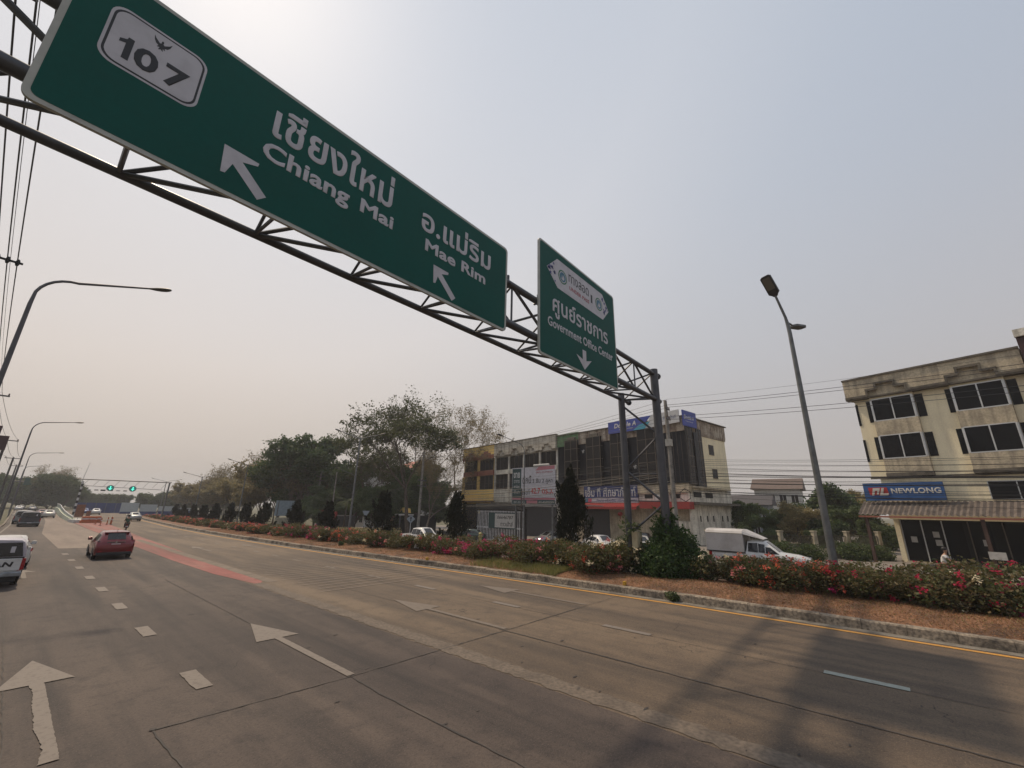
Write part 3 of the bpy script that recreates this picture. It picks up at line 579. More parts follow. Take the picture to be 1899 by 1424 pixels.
# ------------------------------------------------------------------ vehicles
def paintm(name, c, rough=.28, metal=.2): return mat(name, c, rough, metal, n1=.25, s1=2.5, coat=.6, n2=.12, s2=9)
def section(w, zb, zbelt, wt, zt):
    """half outline from sill to roof centre"""
    return [(w*.80, zb), (w*.95, zb+.03), (w*.99, zb+.16), (w, zb+(zbelt-zb)*.45), (w*.995, zb+(zbelt-zb)*.72), (w*.955, zbelt-.02), (w*.93, zbelt), (wt, max(zt-.06, zbelt+.005)), (wt*.90, zt-.012), (wt*.5, zt+.012), (0, zt+.02)]
def car(name, label, cat, loc, rz, body, st, cabin, wheels, r=.32, group=None, tail='car', doors=(), wr=None):
    """st = stations rear to front: (y, half width, z bottom, z belt, half roof width, z top); cabin = (rear glass i, first roof i, last roof i, windscreen foot i)"""
    C = empty(name, loc, label, cat, group, rz)
    sec = [section(*s[1:]) for s in st]; n = len(sec[0]); vs = []; fs = []
    for s, q in zip(st, sec):
        vs += [(-x, s[0], z) for x, z in q]+[(x, s[0], z) for x, z in q[-2::-1]]
    m_ = 2*n-1
    for i in range(len(st)-1):
        for k in range(m_-1): fs.append((i*m_+k, i*m_+k+1, (i+1)*m_+k+1, (i+1)*m_+k))
        fs.append((i*m_+m_-1, i*m_, (i+1)*m_, (i+1)*m_+m_-1))
    fs.append(tuple(range(m_))[::-1]); fs.append(tuple(range((len(st)-1)*m_, len(st)*m_)))
    b = MB().add(vs, fs).build('body', body, C); bmn = bmesh.new(); bmn.from_mesh(b.data); bmesh.ops.recalc_face_normals(bmn, faces=bmn.faces[:]); bmn.to_mesh(b.data); bmn.free(); smooth_angle(b, 42)
    def P(i, k, sx, o=.012):      # point on section
        x, z = sec[i][k]; return Vector((sx*(x+o), st[i][0], z))
    rg_, r0, r1, wf = cabin
    # side glass
    for sx in (-1, 1):
        for a, c in ([(rg_, r0)] if st[r0][0]-st[rg_][0] > .2 else [])+[(i, i+1) for i in range(r0, r1)]+[(r1, wf)]:
            p0, p1, p2, p3 = P(a, 6, sx), P(c, 6, sx), P(c, 7, sx), P(a, 7, sx)
            cen = (p0+p1+p2+p3)/4; k = .86
            def sh(p, cen=cen): return Vector((p.x, cen.y+(p.y-cen.y)*.93, cen.z+(p.z-cen.z)*.84))
            MB().quad(*[sh(p) for p in ((p0, p1, p2, p3) if sx < 0 else (p3, p2, p1, p0))]).build('side_window', glassc, C)
    def screen(a, c, nm, dy):
        pts = []
        for k, sx in ((7, -1), (9, -1), (9, 1), (7, 1)): pts.append((P(a, k, sx, -.07 if k == 7 else 0), P(c, k, sx, -.07 if k == 7 else 0)))
        vs = []; 
        for lo, hi in pts:
            d = hi-lo; nrm = Vector((0, -d.z, abs(d.y))) if dy < 0 else Vector((0, d.z, abs(d.y)))
            nrm = nrm.normalized()*.012; vs += [lo+d*.08+nrm, lo+d*.90+nrm]
        MB().add(vs, [(0, 2, 3, 1), (2, 4, 5, 3), (4, 6, 7, 5)]).build(nm, glassc, C)
    screen(rg_, r0, 'rear_window', -1)
    # windscreen: from foot wf back to last roof station
    pts = []
    for k, sx in ((7, -1), (9, -1), (9, 1), (7, 1)): pts.append((P(wf, k, sx, -.07 if k == 7 else 0), P(r1, k, sx, -.07 if k == 7 else 0)))
    vs = []
    for lo, hi in pts:
        d = hi-lo; nrm = Vector((0, abs(d.z), abs(d.y))).normalized()*.012; vs += [lo+d*.08+nrm, lo+d*.92+nrm]
    MB().add(vs, [(0, 1, 3, 2), (2, 3, 5, 4), (4, 5, 7, 6)]).build('windscreen', glassc, C)
    # wheels
    hw = max(s[1] for s in st)
    for y in wheels:
        for sx in (-1, 1):
            x = sx*(hw-.12); arch = MB(); nn = 16
            A = [(math.cos(R(-8+196*k/nn))*(r+.06), math.sin(R(-8+196*k/nn))*(r+.06)) for k in range(nn+1)]
            arch.prism(A, lambda p, q, t: Vector((t, y+p, r+q)), sx*(hw-.30), sx*(hw+.006)); arch.build('wheel_arch', plastic, C)
            w = smooth_angle(MB().tube([(x-.10, y, r), (x-.085, y, r), (x+.085, y, r), (x+.10, y, r)], [r*.9, r, r, r*.9], 22).build('wheel', tyre, C))
            mb = MB().tube([(sx*(hw-.015), y, r), (sx*(hw-.028), y, r)], r*.30, 14)
            for k in range(5):
                a = 2*math.pi*k/5; mb.tube([(sx*(hw-.018), y, r), (sx*(hw-.018), y+math.cos(a)*r*.62, r+math.sin(a)*r*.62)], r*.085, 5)
            mb.tube([(sx*(hw-.03), y, r), (sx*(hw-.022), y, r)], r*.66, 18).build('rim', rimm, w)
    # mirrors
    my = st[wf][0]-.35; mz = st[wf][3]+.08
    for sx in (-1, 1):
        MB().prism([(0, -.04), (.05, -.09), (.20, -.08), (.23, 0), (.20, .08), (.05, .09)], lambda a, c, t: Vector((sx*(hw-.06+a), my+t, mz+c)), -.06, .05).build('mirror', body if name != 'box_pickup' else plastic, C, bevel=.01)
    return C, sec, hw
def hatch(label, loc, rz=0.):
    red = paintm('dark_red_paint', (.17, .008, .014), .22, .35)
    st = [(-2.02, .72, .34, .74, .66, .78), (-1.98, .80, .24, .80, .70, .86), (-1.88, .845, .22, .95, .66, 1.02), (-1.45, .86, .22, .98, .60, 1.43), (-1.0, .865, .22, .97, .615, 1.48), (-.2, .865, .22, .95, .62, 1.50), (.35, .865, .22, .93, .60, 1.44), (1.05, .855, .22, .94, .69, .99), (1.7, .82, .22, .80, .60, .84), (1.98, .74, .24, .66, .55, .70), (2.05, .64, .30, .58, .45, .62)]
    C, sec, hw = car('hatchback', label, 'car', loc, rz, red, st, (2, 3, 6, 7), (-1.28, 1.27), .31)
    for sx in (-1, 1):
        MB().add([(sx*.42, -1.93, .90), (sx*.83, -1.86, .86), (sx*.872, -1.62, .90), (sx*.872, -1.55, 1.0), (sx*.80, -1.80, 1.03), (sx*.44, -1.90, .98), (sx*.42, -1.80, .90), (sx*.80, -1.7, .86), (sx*.80, -1.7, 1.0), (sx*.44, -1.75, .98)],
                 [(0, 1, 4, 5), (1, 2, 3, 4), (0, 5, 9, 6), (5, 4, 8, 9), (0, 6, 7, 1)]).build('tail_light', redlamp, C)
        MB().box(sx*.62-.09, sx*.62+.09, -2.035, -2.0, .42, .47).build('reflector', redlamp, C)
    MB().box(-.40, .40, -1.985, -1.90, .90, .945).build('trim_bar', plastic, C, bevel=.008)
    MB().prism(circ(0, .93, .055, 14), lambda x, z, t: Vector((x, t, z)), -1.995, -1.98).build('badge', chrome, C)
    MB().box(-.20, .20, -2.012, -1.985, .745, .85).build('number_plate', plate_m, C)
    MB().box(-.76, .76, -2.045, -1.95, .24, .40).build('rear_diffuser', plastic, C, bevel=.03)
    MB().prism([(-.58, -1.52), (.58, -1.52), (.54, -1.30), (-.54, -1.30)], lambda x, y, t: Vector((x, y, t)), 1.435, 1.465).build('spoiler', red, C, bevel=.01)
    MB().tube([(0, -1.2, 1.48), (0, -1.28, 1.62)], .012, 6).build('antenna', plastic, C)
    MB().tube([(-.1, -1.72, 1.10), (.35, -1.74, 1.06)], .010, 6).build('wiper', plastic, C)
    return C
hatch('dark red hatchback seen from behind in the middle lane', (4.70, 36.1, 0), R(-1))
def sedan(label, loc, body, rz=0., group='cars on the left carriageway', name='sedan'):
    st = [(-2.2, .70, .36, .72, .62, .76), (-2.15, .80, .26, .84, .66, .90), (-1.95, .85, .24, .93, .66, .99), (-1.45, .87, .24, .95, .66, 1.04), (-.85, .875, .24, .95, .58, 1.40), (-.1, .875, .24, .94, .60, 1.45), (.45, .875, .24, .93, .59, 1.41), (1.15, .865, .24, .93, .69, .98), (1.8, .83, .24, .80, .60, .86), (2.1, .76, .26, .66, .55, .72), (2.2, .64, .32, .60, .45, .62)]
    C, sec, hw = car(name, label, 'car', loc, rz, body, st, (3, 4, 6, 7), (-1.35, 1.36), .31, group)
    for sx in (-1, 1):
        MB().add([(sx*.45, -2.17, .80), (sx*.82, -2.10, .78), (sx*.875, -1.85, .84), (sx*.872, -1.8, .92), (sx*.80, -2.0, .93), (sx*.45, -2.13, .90), (sx*.45, -2.0, .8), (sx*.8, -1.9, .93)], [(0, 1, 4, 5), (1, 2, 3, 4), (0, 6, 1), (5, 4, 7)]).build('tail_light', redlamp, C)
        MB().add([(sx*.45, 2.12, .62), (sx*.78, 2.0, .60), (sx*.85, 1.72, .68), (sx*.82, 1.7, .76), (sx*.5, 2.03, .72)], [(0, 1, 2, 3, 4)]).build('headlight', chrome, C)
    MB().box(-.22, .22, -2.215, -2.14, .66, .77).build('number_plate', plate_m, C)
    MB().box(-.74, .74, -2.23, -2.12, .26, .40).build('rear_bumper', plastic, C, bevel=.03)
    MB().box(-.5, .5, 2.14, 2.215, .36, .56).build('grille', plastic, C, bevel=.02)
    return C
white = paintm('white_paint', (.58, .58, .57), .3, 0); silver = paintm('silver_paint', (.34, .36, .37), .3, .6); greyc = paintm('grey_paint', (.06, .065, .08), .3, .5); pearl = paintm('pearl_paint', (.50, .48, .44), .3, .1); darkc = paintm('black_car_paint', (.015, .015, .018), .25, .3)
sedan('white car hidden behind the white pickup, its red tail light showing', (.50, 34.0, 0), white)
sedan('silver sedan beside the orange red bougainvillea far up the right lane', (14.9, 99, 0), silver, R(-3))
sedan('pale car beyond the concrete ramp wall, far left lanes', (5.6, 119, 0), pearl, R(-2))
sedan('white car beyond the striped mast', (14.6, 146, 0), white, R(-4))
sedan('blue car half hidden beside the striped mast', (12.9, 150, 0), paintm('blue_paint', (.03, .06, .22)), R(-4))
sedan('dark red car beside the pale car by the ramp wall', (5.0, 126, 0), paintm('maroon_paint', (.11, .02, .02)), R(-2))
for x, y, l, m_ in ((2.7, 200, 'white car farthest away in the left lanes', white), (5.2, 188, 'grey car far away in the left lanes', greyc), (3.6, 224, 'silver car far away near the crest', silver)):
    sedan(l, (x, y, 0), m_, group='tiny cars near the crest of the road')
sedan('white sedan driving on the far carriageway in front of the pale blue billboard', (28.6, 73.5, gz(28, 73)), white, R(180), 'vehicles beyond the median')
sedan('white car parked behind the tall conifer near the shops', (37.2, 20.6, gz(37, 20)), white, R(150), 'cars parked at the shopfronts')
sedan('white car with black roof parked in front of the shutter', (38.6, 17.2, gz(38, 17)), white, R(120), 'cars parked at the shopfronts')
sedan('black car parked below the red lantern', (41.5, 18.2, gz(41, 17)+.15), darkc, R(110), 'cars parked at the shopfronts')
sedan('silver car parked under the shop canopy beside the metal grille', (41.8, 29.5, gz(41, 29)), silver, R(75), 'cars parked at the shopfronts')
sedan('dark green car parked by the yellow shop', (40.6, 41.5, gz(41, 41)), paintm('green_paint', (.03, .06, .05)), R(20), 'cars parked at the shopfronts')
sedan('grey car on the far carriageway between two conifers', (29.0, 60, gz(29, 60)), greyc, R(180), 'vehicles beyond the median')
sedan('small white car on the far carriageway at the row of far conifers', (27.5, 88, gz(27, 88)), white, R(180), 'vehicles beyond the median')
# pickups
def pickup(label, loc, body, rz=0., canopy=None, word=None, group=None, box=False, name='pickup_truck'):
    st = [(-2.6, .84, .48, .98, .80, 1.02), (-2.56, .88, .42, 1.02, .84, 1.05), (-1.2, .90, .40, 1.04, .86, 1.07), (-.98, .90, .38, 1.05, .84, 1.10), (-.92, .905, .38, 1.06, .66, 1.66), (-.2, .91, .38, 1.05, .68, 1.74), (.45, .91, .38, 1.04, .66, 1.70), (1.15, .90, .38, 1.04, .76, 1.10), (1.9, .88, .38, .98, .70, 1.03), (2.35, .84, .40, .86, .62, .93), (2.5, .76, .44, .78, .55, .82)]
    if box: st = [s if i not in (4, 5) else ((-.45, .905, .38, 1.06, .67, 1.68) if i == 4 else (.1, .91, .38, 1.05, .68, 1.73)) for i, s in enumerate(st)]; st[3] = (-.55, .90, .38, 1.05, .84, 1.10)
    C, sec, hw = car(name, label, 'pickup truck', loc, rz, body, st, (3, 4, 6, 7), (-1.65, 1.55), .37, group)
    MB().box(-.80, .80, -2.635, -2.55, .60, 1.03).build('tailgate', body, C, bevel=.02)
    for sx in (-1, 1):
        MB().prism([(.74, .58), (.90, .62), (.90, 1.02), (.79, 1.03)], lambda x, z, t: Vector((sx*x, t, z)), -2.62, -2.45).build('tail_light', redlamp, C)
        MB().box(min(sx*.6, sx*.84), max(sx*.6, sx*.84), 2.38, 2.47, .76, .90).build('headlight', chrome, C, bevel=.02)
    MB().prism([(-.88, .40), (.88, .40), (.88, .55), (.45, .57), (.35, .50), (-.35, .50), (-.45, .57), (-.88, .55)], lambda x, z, t: Vector((x, t, z)), -2.78, -2.60).build('rear_bumper', mat('bumper_silver', (.30, .33, .36), .3, .5, n1=.6, s1=3), C, bevel=.03)
    MB().box(-.78, .78, -2.69, -2.35, .20, .405).build('under_guard', plastic, C, bevel=.03)
    MB().box(-.20, .20, -2.80, -2.77, .42, .52).build('number_plate', plate_m, C)
    if word:
        text(word, 'tailgate_lettering', -.62, .60, .74, .92, Matrix(((1, 0, 0, 0), (0, 0, -1, -2.636), (0, 1, 0, 0), (0, 0, 0, 1))), black, C, .045, shear=.15)
    if canopy:
        vs = []; fs = []; ring = [(.86, 1.05), (.85, 1.3), (.76, 1.62), (.66, 1.70), (0, 1.74), (-.66, 1.70), (-.76, 1.62), (-.85, 1.3), (-.86, 1.05)]
        for y, k in ((-2.52, .0), (-2.38, 1), (-1.0, 1)):
            for x, z in ring: vs.append((x*(1 if k else .96), y, 1.05+(z-1.05)*(1 if k else .96)))
        n = len(ring)
        for i in range(2):
            for k in range(n-1): fs.append((i*n+k, i*n+k+1, (i+1)*n+k+1, (i+1)*n+k))
        fs.append(tuple(range(n))[::-1]); fs.append(tuple(range(2*n, 3*n)))
        cp = smooth_angle(MB().add(vs, fs).build('canopy', canopy, C), 40)
        MB().add([(-.78, -2.56, 1.10), (.78, -2.56, 1.10), (.67, -2.54, 1.60), (-.67, -2.54, 1.60)], [(0, 1, 2, 3)]).build('rear_window', glassc, cp)
        MB().box(-.84, .84, -2.60, -2.5, 1.035, 1.075).build('rear_sill', plastic, cp)
        for sx in (-1, 1): MB().box(min(sx*.845, sx*.852), max(sx*.845, sx*.852), -2.2, -1.2, 1.16, 1.45).build('side_window', glassc, cp)
        MB().box(.42, .54, -2.568, -2.56, 1.24, 1.46).build('sticker', signwhite, cp)
    return C
pickup('white pickup truck with a rear canopy at the left edge, black letters on its tailgate', (.10, 28.2, 0), white, 0, mat('canopy_white', (.48, .46, .52), .35, n1=.3, coat=.4), 'NISSAN', 'pickup trucks on the left carriageway')
pickup('dark grey pickup truck following the silver pickup up the left lane', (2.35, 83, 0), greyc, 0, mat('canopy_grey', (.08, .085, .10), .35, n1=.3), None, 'pickup trucks on the left carriageway')
pickup('silver pickup truck with dark rear glass in the far left lane', (1.95, 92, 0), silver, 0, silver, None, 'pickup trucks on the left carriageway')
pickup('white double cab pickup truck between two conifers on the far carriageway', (28.4, 36.0, gz(28, 36)+.25), white, R(180), None, None, 'vehicles beyond the median')
# box pickup on the far carriageway
bp = pickup('white pickup with a tall grey metal cargo box driving behind the red flowering hedge', (29.9, 5.9, gz(30, 6)+.12), white, R(180), None, None, 'vehicles beyond the median', True, 'box_pickup')
boxm = mat('box_sheet_metal', (.56, .54, .52), .5, .1, n1=.45, s1=1.4, dark=(.25, .22, .20), n2=.2)
ring = [(.90, 1.03), (.92, 2.08), (.84, 2.22), (.60, 2.30), (0, 2.33), (-.60, 2.30), (-.84, 2.22), (-.92, 2.08), (-.90, 1.03)]
bx = MB().prism(ring, lambda x, z, t: Vector((x, t, z)), -2.72, -.62).build('cargo_box', boxm, bp, bevel=.01)
vs = [(x, -.62, z) for x, z in ring[1:-1] if z > 1.5]+[(x*.82, .25, 1.80) for x, z in ring[1:-1] if z > 1.5]; n = len(vs)//2
vs = [(x*.99, -.615, z-.01) for x, z in ring[1:-1]]+[(x*.74, .42, 1.80+(z-2.08)*.12) for x, z in ring[1:-1]]; n = len(ring)-2
MB().add(vs, [(k, k+1, n+k+1, n+k) for k in range(n-1)]+[(0, n, 2*n-1, n-1), tuple(range(n, 2*n))]).build('wind_fairing', boxm, bx)
MB().box(-.93, .93, -2.73, -.60, 2.06, 2.10).build('trim_rail', mat('box_rail', (.5, .46, .38), .5, .3), bx); MB().box(-.935, .935, -2.74, -.58, 1.0, 1.06).build('trim_rail', plastic, bx)
for sx in (-1, 1):
    for y in (-2.70, -.66): MB().box(min(sx*.905, sx*.935), max(sx*.905, sx*.935), y-.02, y+.03, 1.05, 2.06).build('corner_rail', boxm, bx)
# coach in the distance
cz = gz(30, 118)
B = empty('coach', (30.5, 118, cz), 'white coach on the far carriageway among the farthest conifers', 'bus', None, R(180))
MB().box(-1.25, 1.25, -5.5, 5.5, .4, 3.5).build('body', white, B, bevel=.15); MB().box(-1.05, 1.05, 5.5, 5.53, 1.6, 3.0).build('windscreen', glassc, B)
for sx in (-1, 1):
    MB().box(min(sx*1.25, sx*1.27), max(sx*1.25, sx*1.27), -5, 4.6, 1.9, 2.9).build('side_window', glassc, B)
    for y in (-3.4, 3.6): MB().tube([(sx*1.0, y, .5), (sx*1.27, y, .5)], .5, 16).build('wheel', tyre, B)
# ------------------------------------------------------------------ people and motorcycles
def skin_body(name, V, Ed, m, parent, sub=1):
    """V = [(x, y, z, radius)], grown into one continuous surface"""
    me = bpy.data.meshes.new(name); me.from_pydata([v[:3] for v in V], Ed, []); o = bpy.data.objects.new(name, me); COL.objects.link(o)
    sm = o.modifiers.new('s', 'SKIN'); sm.use_smooth_shade = True
    for i, v in enumerate(V): me.skin_vertices[0].data[i].radius = (v[3], v[3] if len(v) < 5 else v[4])
    me.skin_vertices[0].data[0].use_root = True
    ss = o.modifiers.new('u', 'SUBSURF'); ss.levels = sub; ss.render_levels = sub
    bpy.context.view_layer.update(); m2 = bpy.data.meshes.new_from_object(o.evaluated_get(bpy.context.evaluated_depsgraph_get())); bpy.data.objects.remove(o)
    m2.name = name; m2.materials.clear(); m2.materials.append(m); o = bpy.data.objects.new(name, m2); COL.objects.link(o); o.parent = parent
    m2.polygons.foreach_set('use_smooth', [True]*len(m2.polygons)); return o
skinm = mat('skin', (.30, .17, .11), .6); hair = mat('black_hair', (.012, .01, .01), .6, n1=.3, s1=20)
def rider(label, loc, rz, shirt, trousers, helmet=None, headtilt=0.):
    """seated on a scooter, facing +Y, hands on the grips"""
    Pn = empty('person', loc, label, 'person', None, rz)
    V = [(0, -.12, .80, .15), (0, -.13, 1.0, .145), (0, -.08, 1.22, .17), (0, -.05, 1.34, .11), (0, -.02, 1.44, .055), (0, 0, 1.50, .06), (0, .01, 1.60, .10), (0, .01, 1.68, .085)]
    Ed = [(i, i+1) for i in range(7)]
    for s in (-1, 1):
        k = len(V); V += [(s*.10, -.05, .78, .11), (s*.17, .28, .80, .085), (s*.17, .33, .52, .055), (s*.17, .30, .30, .045), (s*.17, .42, .27, .035)]
        Ed += [(0, k), (k, k+1), (k+1, k+2), (k+2, k+3), (k+3, k+4)]
        a = len(V); V += [(s*.19, -.05, 1.33, .065), (s*.27, .10, 1.12, .045), (s*.29, .34, 1.03, .033), (s*.30, .42, 1.03, .035)]
        Ed += [(3, a), (a, a+1), (a+1, a+2), (a+2, a+3)]
        for j in range(4):
            f = len(V); V += [(s*.30+(j-1.5)*.02, .48, 1.035, .010), (s*.30+(j-1.5)*.02, .50-.004*j, 1.01, .009)]; Ed += [(a+3, f), (f, f+1)]
        f = len(V); V += [(s*.30-s*.045, .45, 1.01, .011)]; Ed += [(a+3, f)]
    skin_body('body', V, Ed, skinm, Pn)
    V = [(0, -.12, .84, .165), (0, -.13, 1.0, .16), (0, -.08, 1.22, .185), (0, -.05, 1.36, .12)]; Ed = [(0, 1), (1, 2), (2, 3)]
    for s in (-1, 1): a = len(V); V += [(s*.19, -.05, 1.33, .085), (s*.25, .05, 1.19, .068)]; Ed += [(3, a), (a, a+1)]
    skin_body('shirt', V, Ed, shirt, Pn)
    V = [(0, -.12, .80, .165)]; Ed = []
    for s in (-1, 1): k = len(V); V += [(s*.10, -.05, .785, .125), (s*.17, .28, .80, .10), (s*.17, .33, .52, .07), (s*.17, .30, .34, .06)]; Ed += [(0, k), (k, k+1), (k+1, k+2), (k+2, k+3)]
    skin_body('trousers', V, Ed, trousers, Pn)
    if helmet: smooth_angle(MB().ico((0, .0, 1.655), .145, 3, (1, 1.08, .95)).build('helmet', helmet, Pn))
    else: smooth_angle(MB().ico((0, -.02, 1.68), .115, 2, (1, 1.08, .9)).build('hair', hair, Pn))
    mb = MB()
    for s in (-1, 1): mb.ico((s*.035, .105, 1.615), .012, 1)
    mb.build('eyes', black, Pn); MB().ico((0, .118, 1.585), .018, 1).build('nose', skinm, Pn); MB().box(-.025, .025, .10, .112, 1.545, 1.552).build('mouth', redlamp, Pn)
    return Pn
def scooter(label, loc, rz, m):
    S = empty('scooter', loc, label, 'motorcycle', 'motorcycles', rz)
    MB().prism([(-.55, .55), (-.62, .78), (.05, .76), (.12, .45), (.38, .38), (.50, .95), (.56, .93), (.50, .32), (.02, .28), (-.30, .36)], lambda y, z, t: Vector((t, y, z)), -.12, .12).build('body', m, S, bevel=.03)
    MB().box(-.12, .12, -.62, .08, .765, .83).build('seat', plastic, S, bevel=.03)
    for y in (-.58, .68):
        w = smooth_angle(MB().tube([(-.05, y, .27), (-.04, y, .27), (.04, y, .27), (.05, y, .27)], [.24, .27, .27, .24], 20).build('wheel', tyre, S)); MB().tube([(-.055, y, .27), (.055, y, .27)], .16, 14).build('rim', rimm, w)
    MB().tube([(0, .68, .27), (0, .50, .98)], .03, 8).build('fork', dgalv, S); MB().tube([(-.33, .42, 1.03), (0, .50, .98), (.33, .42, 1.03)], .018, 8).build('handlebar', dgalv, S)
    MB().box(-.06, .06, -.70, -.62, .60, .68).build('tail_light', redlamp, S); MB().box(-.10, .10, -.74, -.71, .42, .54).build('number_plate', plate_m, S)
    return S
scooter('small dark motorcycle ridden up the right lane past the orange posts', (9.55, 66.3, 0), R(-6), darkc)
rider('motorcycle rider in a dark green jacket and helmet seen from behind', (9.55, 66.3, 0), R(-6), mat('green_jacket', (.02, .07, .045), .8, n1=.5, s1=6), mat('dark_trousers', (.02, .02, .03), .8), mat('helmet_black', (.012, .012, .014), .3))
scooter('motorcycle mostly hidden behind the pink bougainvillea below the cream building', (33.2, -2.3, -.10), R(172), darkc)
rider('person in a white shirt with black hair riding past below the cream building', (33.2, -2.3, -.10), R(172), mat('white_shirt', (.62, .61, .60), .8, n1=.15), mat('dark_trousers', (.02, .02, .03), .8))

# ------------------------------------------------------------------ buildings
cream = mat('cream_render', (.88, .79, .56), .9, n1=.25, s1=.7, dark=(.55, .47, .34), streak=.3, n2=.2, s2=12)
creamd = mat('weathered_cream', (.58, .50, .36), .9, n1=.6, s1=1.1, dark=(.22, .19, .15), streak=.6, n2=.4, s2=10)
moss = mat('blackened_moulding', (.17, .15, .12), .95, n1=.8, s1=2.5, dark=(.06, .055, .045), n2=.5)
alum = mat('aluminium_frame', (.60, .61, .61), .4, .4, n1=.2)
brownfr = mat('bronze_frame', (.13, .105, .08), .5, .3, n1=.3)
smoke = mat('smoked_glass', (.020, .018, .018), .18, n1=.6, s1=.6, dark=(.032, .029, .027), spec=.15, n2=.2, s2=3)
smoke2 = mat('smoked_glass_blue', (.010, .011, .015), .12, n1=.6, s1=.8, dark=(.018, .02, .026), spec=.15)
tiles = mat('roof_tile_brown', (.15, .125, .11), .9, n1=.75, s1=2.2, dark=(.045, .036, .032), n2=.5, s2=12)
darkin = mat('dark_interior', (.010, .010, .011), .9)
navy = mat('navy_sign', (.022, .038, .15), .5, n1=.3, s1=1.5)
redt = mat('red_awning', (.30, .03, .025), .6, n1=.4, s1=3, dark=(.15, .02, .02))
poster = mat('paper', (.45, .44, .42), .8, n1=.3, s1=5)
whitew = mat('stained_white', (.80, .77, .68), .9, n1=.55, s1=.9, dark=(.24, .215, .18), streak=.55, n2=.4, s2=9)
yellow = mat('yellow_render', (.86, .60, .19), .9, n1=.25, s1=.8, dark=(.5, .35, .13), streak=.15, n2=.2)
brown = mat('brown_render', (.32, .12, .08), .85, n1=.4, s1=1.4, n2=.2)
greenw = mat('green_render', (.14, .25, .12), .9, n1=.5, s1=1.2, dark=(.045, .07, .04), streak=.4)
grime = mat('peeling_parapet', (.52, .46, .37), .95, n1=.9, s1=1.1, dark=(.15, .10, .075), streak=.9, n2=.6, s2=9)
def BF(mb, name, m, par, bevel=0.): return mb.build(name, m, par, bevel=bevel)
FR = Matrix(((-1, 0, 0, 0), (0, 0, 1, 0), (0, 1, 0, 0), (0, 0, 0, 1)))        # facade plane: right = -x, up = z, out = +y
def FP(y): return Matrix.Translation((0, y, 0)) @ FR
def window(par, x0, x1, z0, z1, y, frame=alum, pane=glassd, nm=2, nh=1, fw=.05, t=.05):
    f = MB()
    for x in [x0+(x1-x0)*k/nm for k in range(nm+1)]: f.box(x-fw/2, x+fw/2, y, y+t, z0, z1)
    for z in [z0+(z1-z0)*k/nh for k in range(nh+1)]: f.box(x0+fw/2+.001, x1-fw/2-.001, y+.002, y+t-.004, z-fw/2, z+fw/2)
    w = f.build('window', frame, par)
    MB().box(x0+.01, x1-.01, y-.03, y+.015, z0+.01, z1-.01).build('pane', pane, w); return w
# --- cream three storey building at the right
NLB = empty('commercial_building', (43.8, .3, 0), 'cream three storey building with stepped parapet and dark paired windows at the right', 'building', None, R(74))
BF(MB().box(-9.55, -.30, -9, 0, 6.1, 12.42).box(-9.5, -.8, -9, -.02, 3.0, 6.098), 'wall', cream, NLB)
def steps(u0): return [(u0-1.35, 12.40), (u0-1.35, 12.85), (u0-1.95, 12.85), (u0-1.95, 13.30), (u0-3.1, 13.30), (u0-3.1, 12.85), (u0-3.75, 12.85), (u0-3.75, 12.40)]
low = [(0.1, 12.40)]+steps(0)+steps(-4.6)+[(-9.6, 12.40)]
for (a, za), (b_, zb) in zip(low, low[1:]):
    pass
pp = MB(); xs = sorted({p[0] for p in low}, reverse=True)
for (a, za), (b_, zb) in zip(low, low[1:]):
    if a != b_: pp.box(b_, a, .30, .52, za, 14.0)
pp.box(-9.6, .1, -9, .298, 12.42, 14.0)
BF(pp, 'parapet', creamd, NLB)
mo = MB()
for (a, za), (b_, zb) in zip(low, low[1:]):
    if a != b_: mo.box(b_-.0, a+.0, .523, .60, za-.02, za+.14)
    else: mo.box(a-.07, a+.07, .525, .61, min(za, zb)-.02, max(za, zb)+.14)
mo.box(-9.62, .12, .50, .62, 13.92, 14.06); mo.box(-9.6, .11, .0, .55, 12.28, 12.399)
BF(mo, 'moulding', moss, NLB)
for u0 in (0, -4.6):
    for z0, z1, yy in ((9.20, 10.38, .34), (6.35, 7.45, .34), (12.1, 13.4, .28)): BF(MB().box(u0-3.95, u0-1.35, .001, yy, z0, z1), 'bay_spandrel', cream if yy < .3 else creamd, NLB)
    BF(MB().box(u0-3.98, u0-1.32, .0, .36, 6.1, 6.35), 'sill', moss, NLB)
    for z0, z1 in ((10.38, 12.1), (7.45, 9.20)):
        window(NLB, u0-3.85, u0-1.45, z0, z1, .30, alum, glassd, 2, 1, .07)
        for a, b_ in ((u0-3.95, u0-3.88), (u0-1.42, u0-1.35)): BF(MB().box(a, b_, .001, .30, z0, z1), 'window_cheek', alum, NLB)
        for a, b_ in ((u0-1.33, u0-1.02), (u0-4.42, u0-3.97)): BF(MB().box(a, b_, .004, .03, z0-.02, z1-.02), 'side_window', glassd, NLB)
for z0, z1 in ((10.2, 11.95), (7.3, 9.05)): BF(MB().box(-.44, -.28, .004, .03, z0, z1), 'corner_window', glassd, NLB)
BF(MB().box(-9.55, -.25, .0, .10, 5.95, 6.09), 'ledge', moss, NLB)
window(NLB, -8.9, -6.35, 4.4, 5.55, .0, alum, glassd, 2)
aw = MB(); n = 9; L0 = 70; vs = []; fs = []
for i in range(L0*2+1):
    u = .45-i*(10.2/(L0*2)); c = .045*math.cos(i*math.pi/2.)
    for j in range(8):
        t = j/7; vs.append((u, .25+1.75*t, 4.28-1.0*t+c+.02*((j % 2))))
for i in range(L0*2):
    for j in range(7): k = i*8+j; fs.append((k, k+1, k+9, k+8))
BF(aw.add(vs, fs), 'tiled_awning', tiles, NLB); BF(MB().box(-9.75, .45, 1.93, 1.99, 3.10, 3.22), 'fascia', brown, NLB)
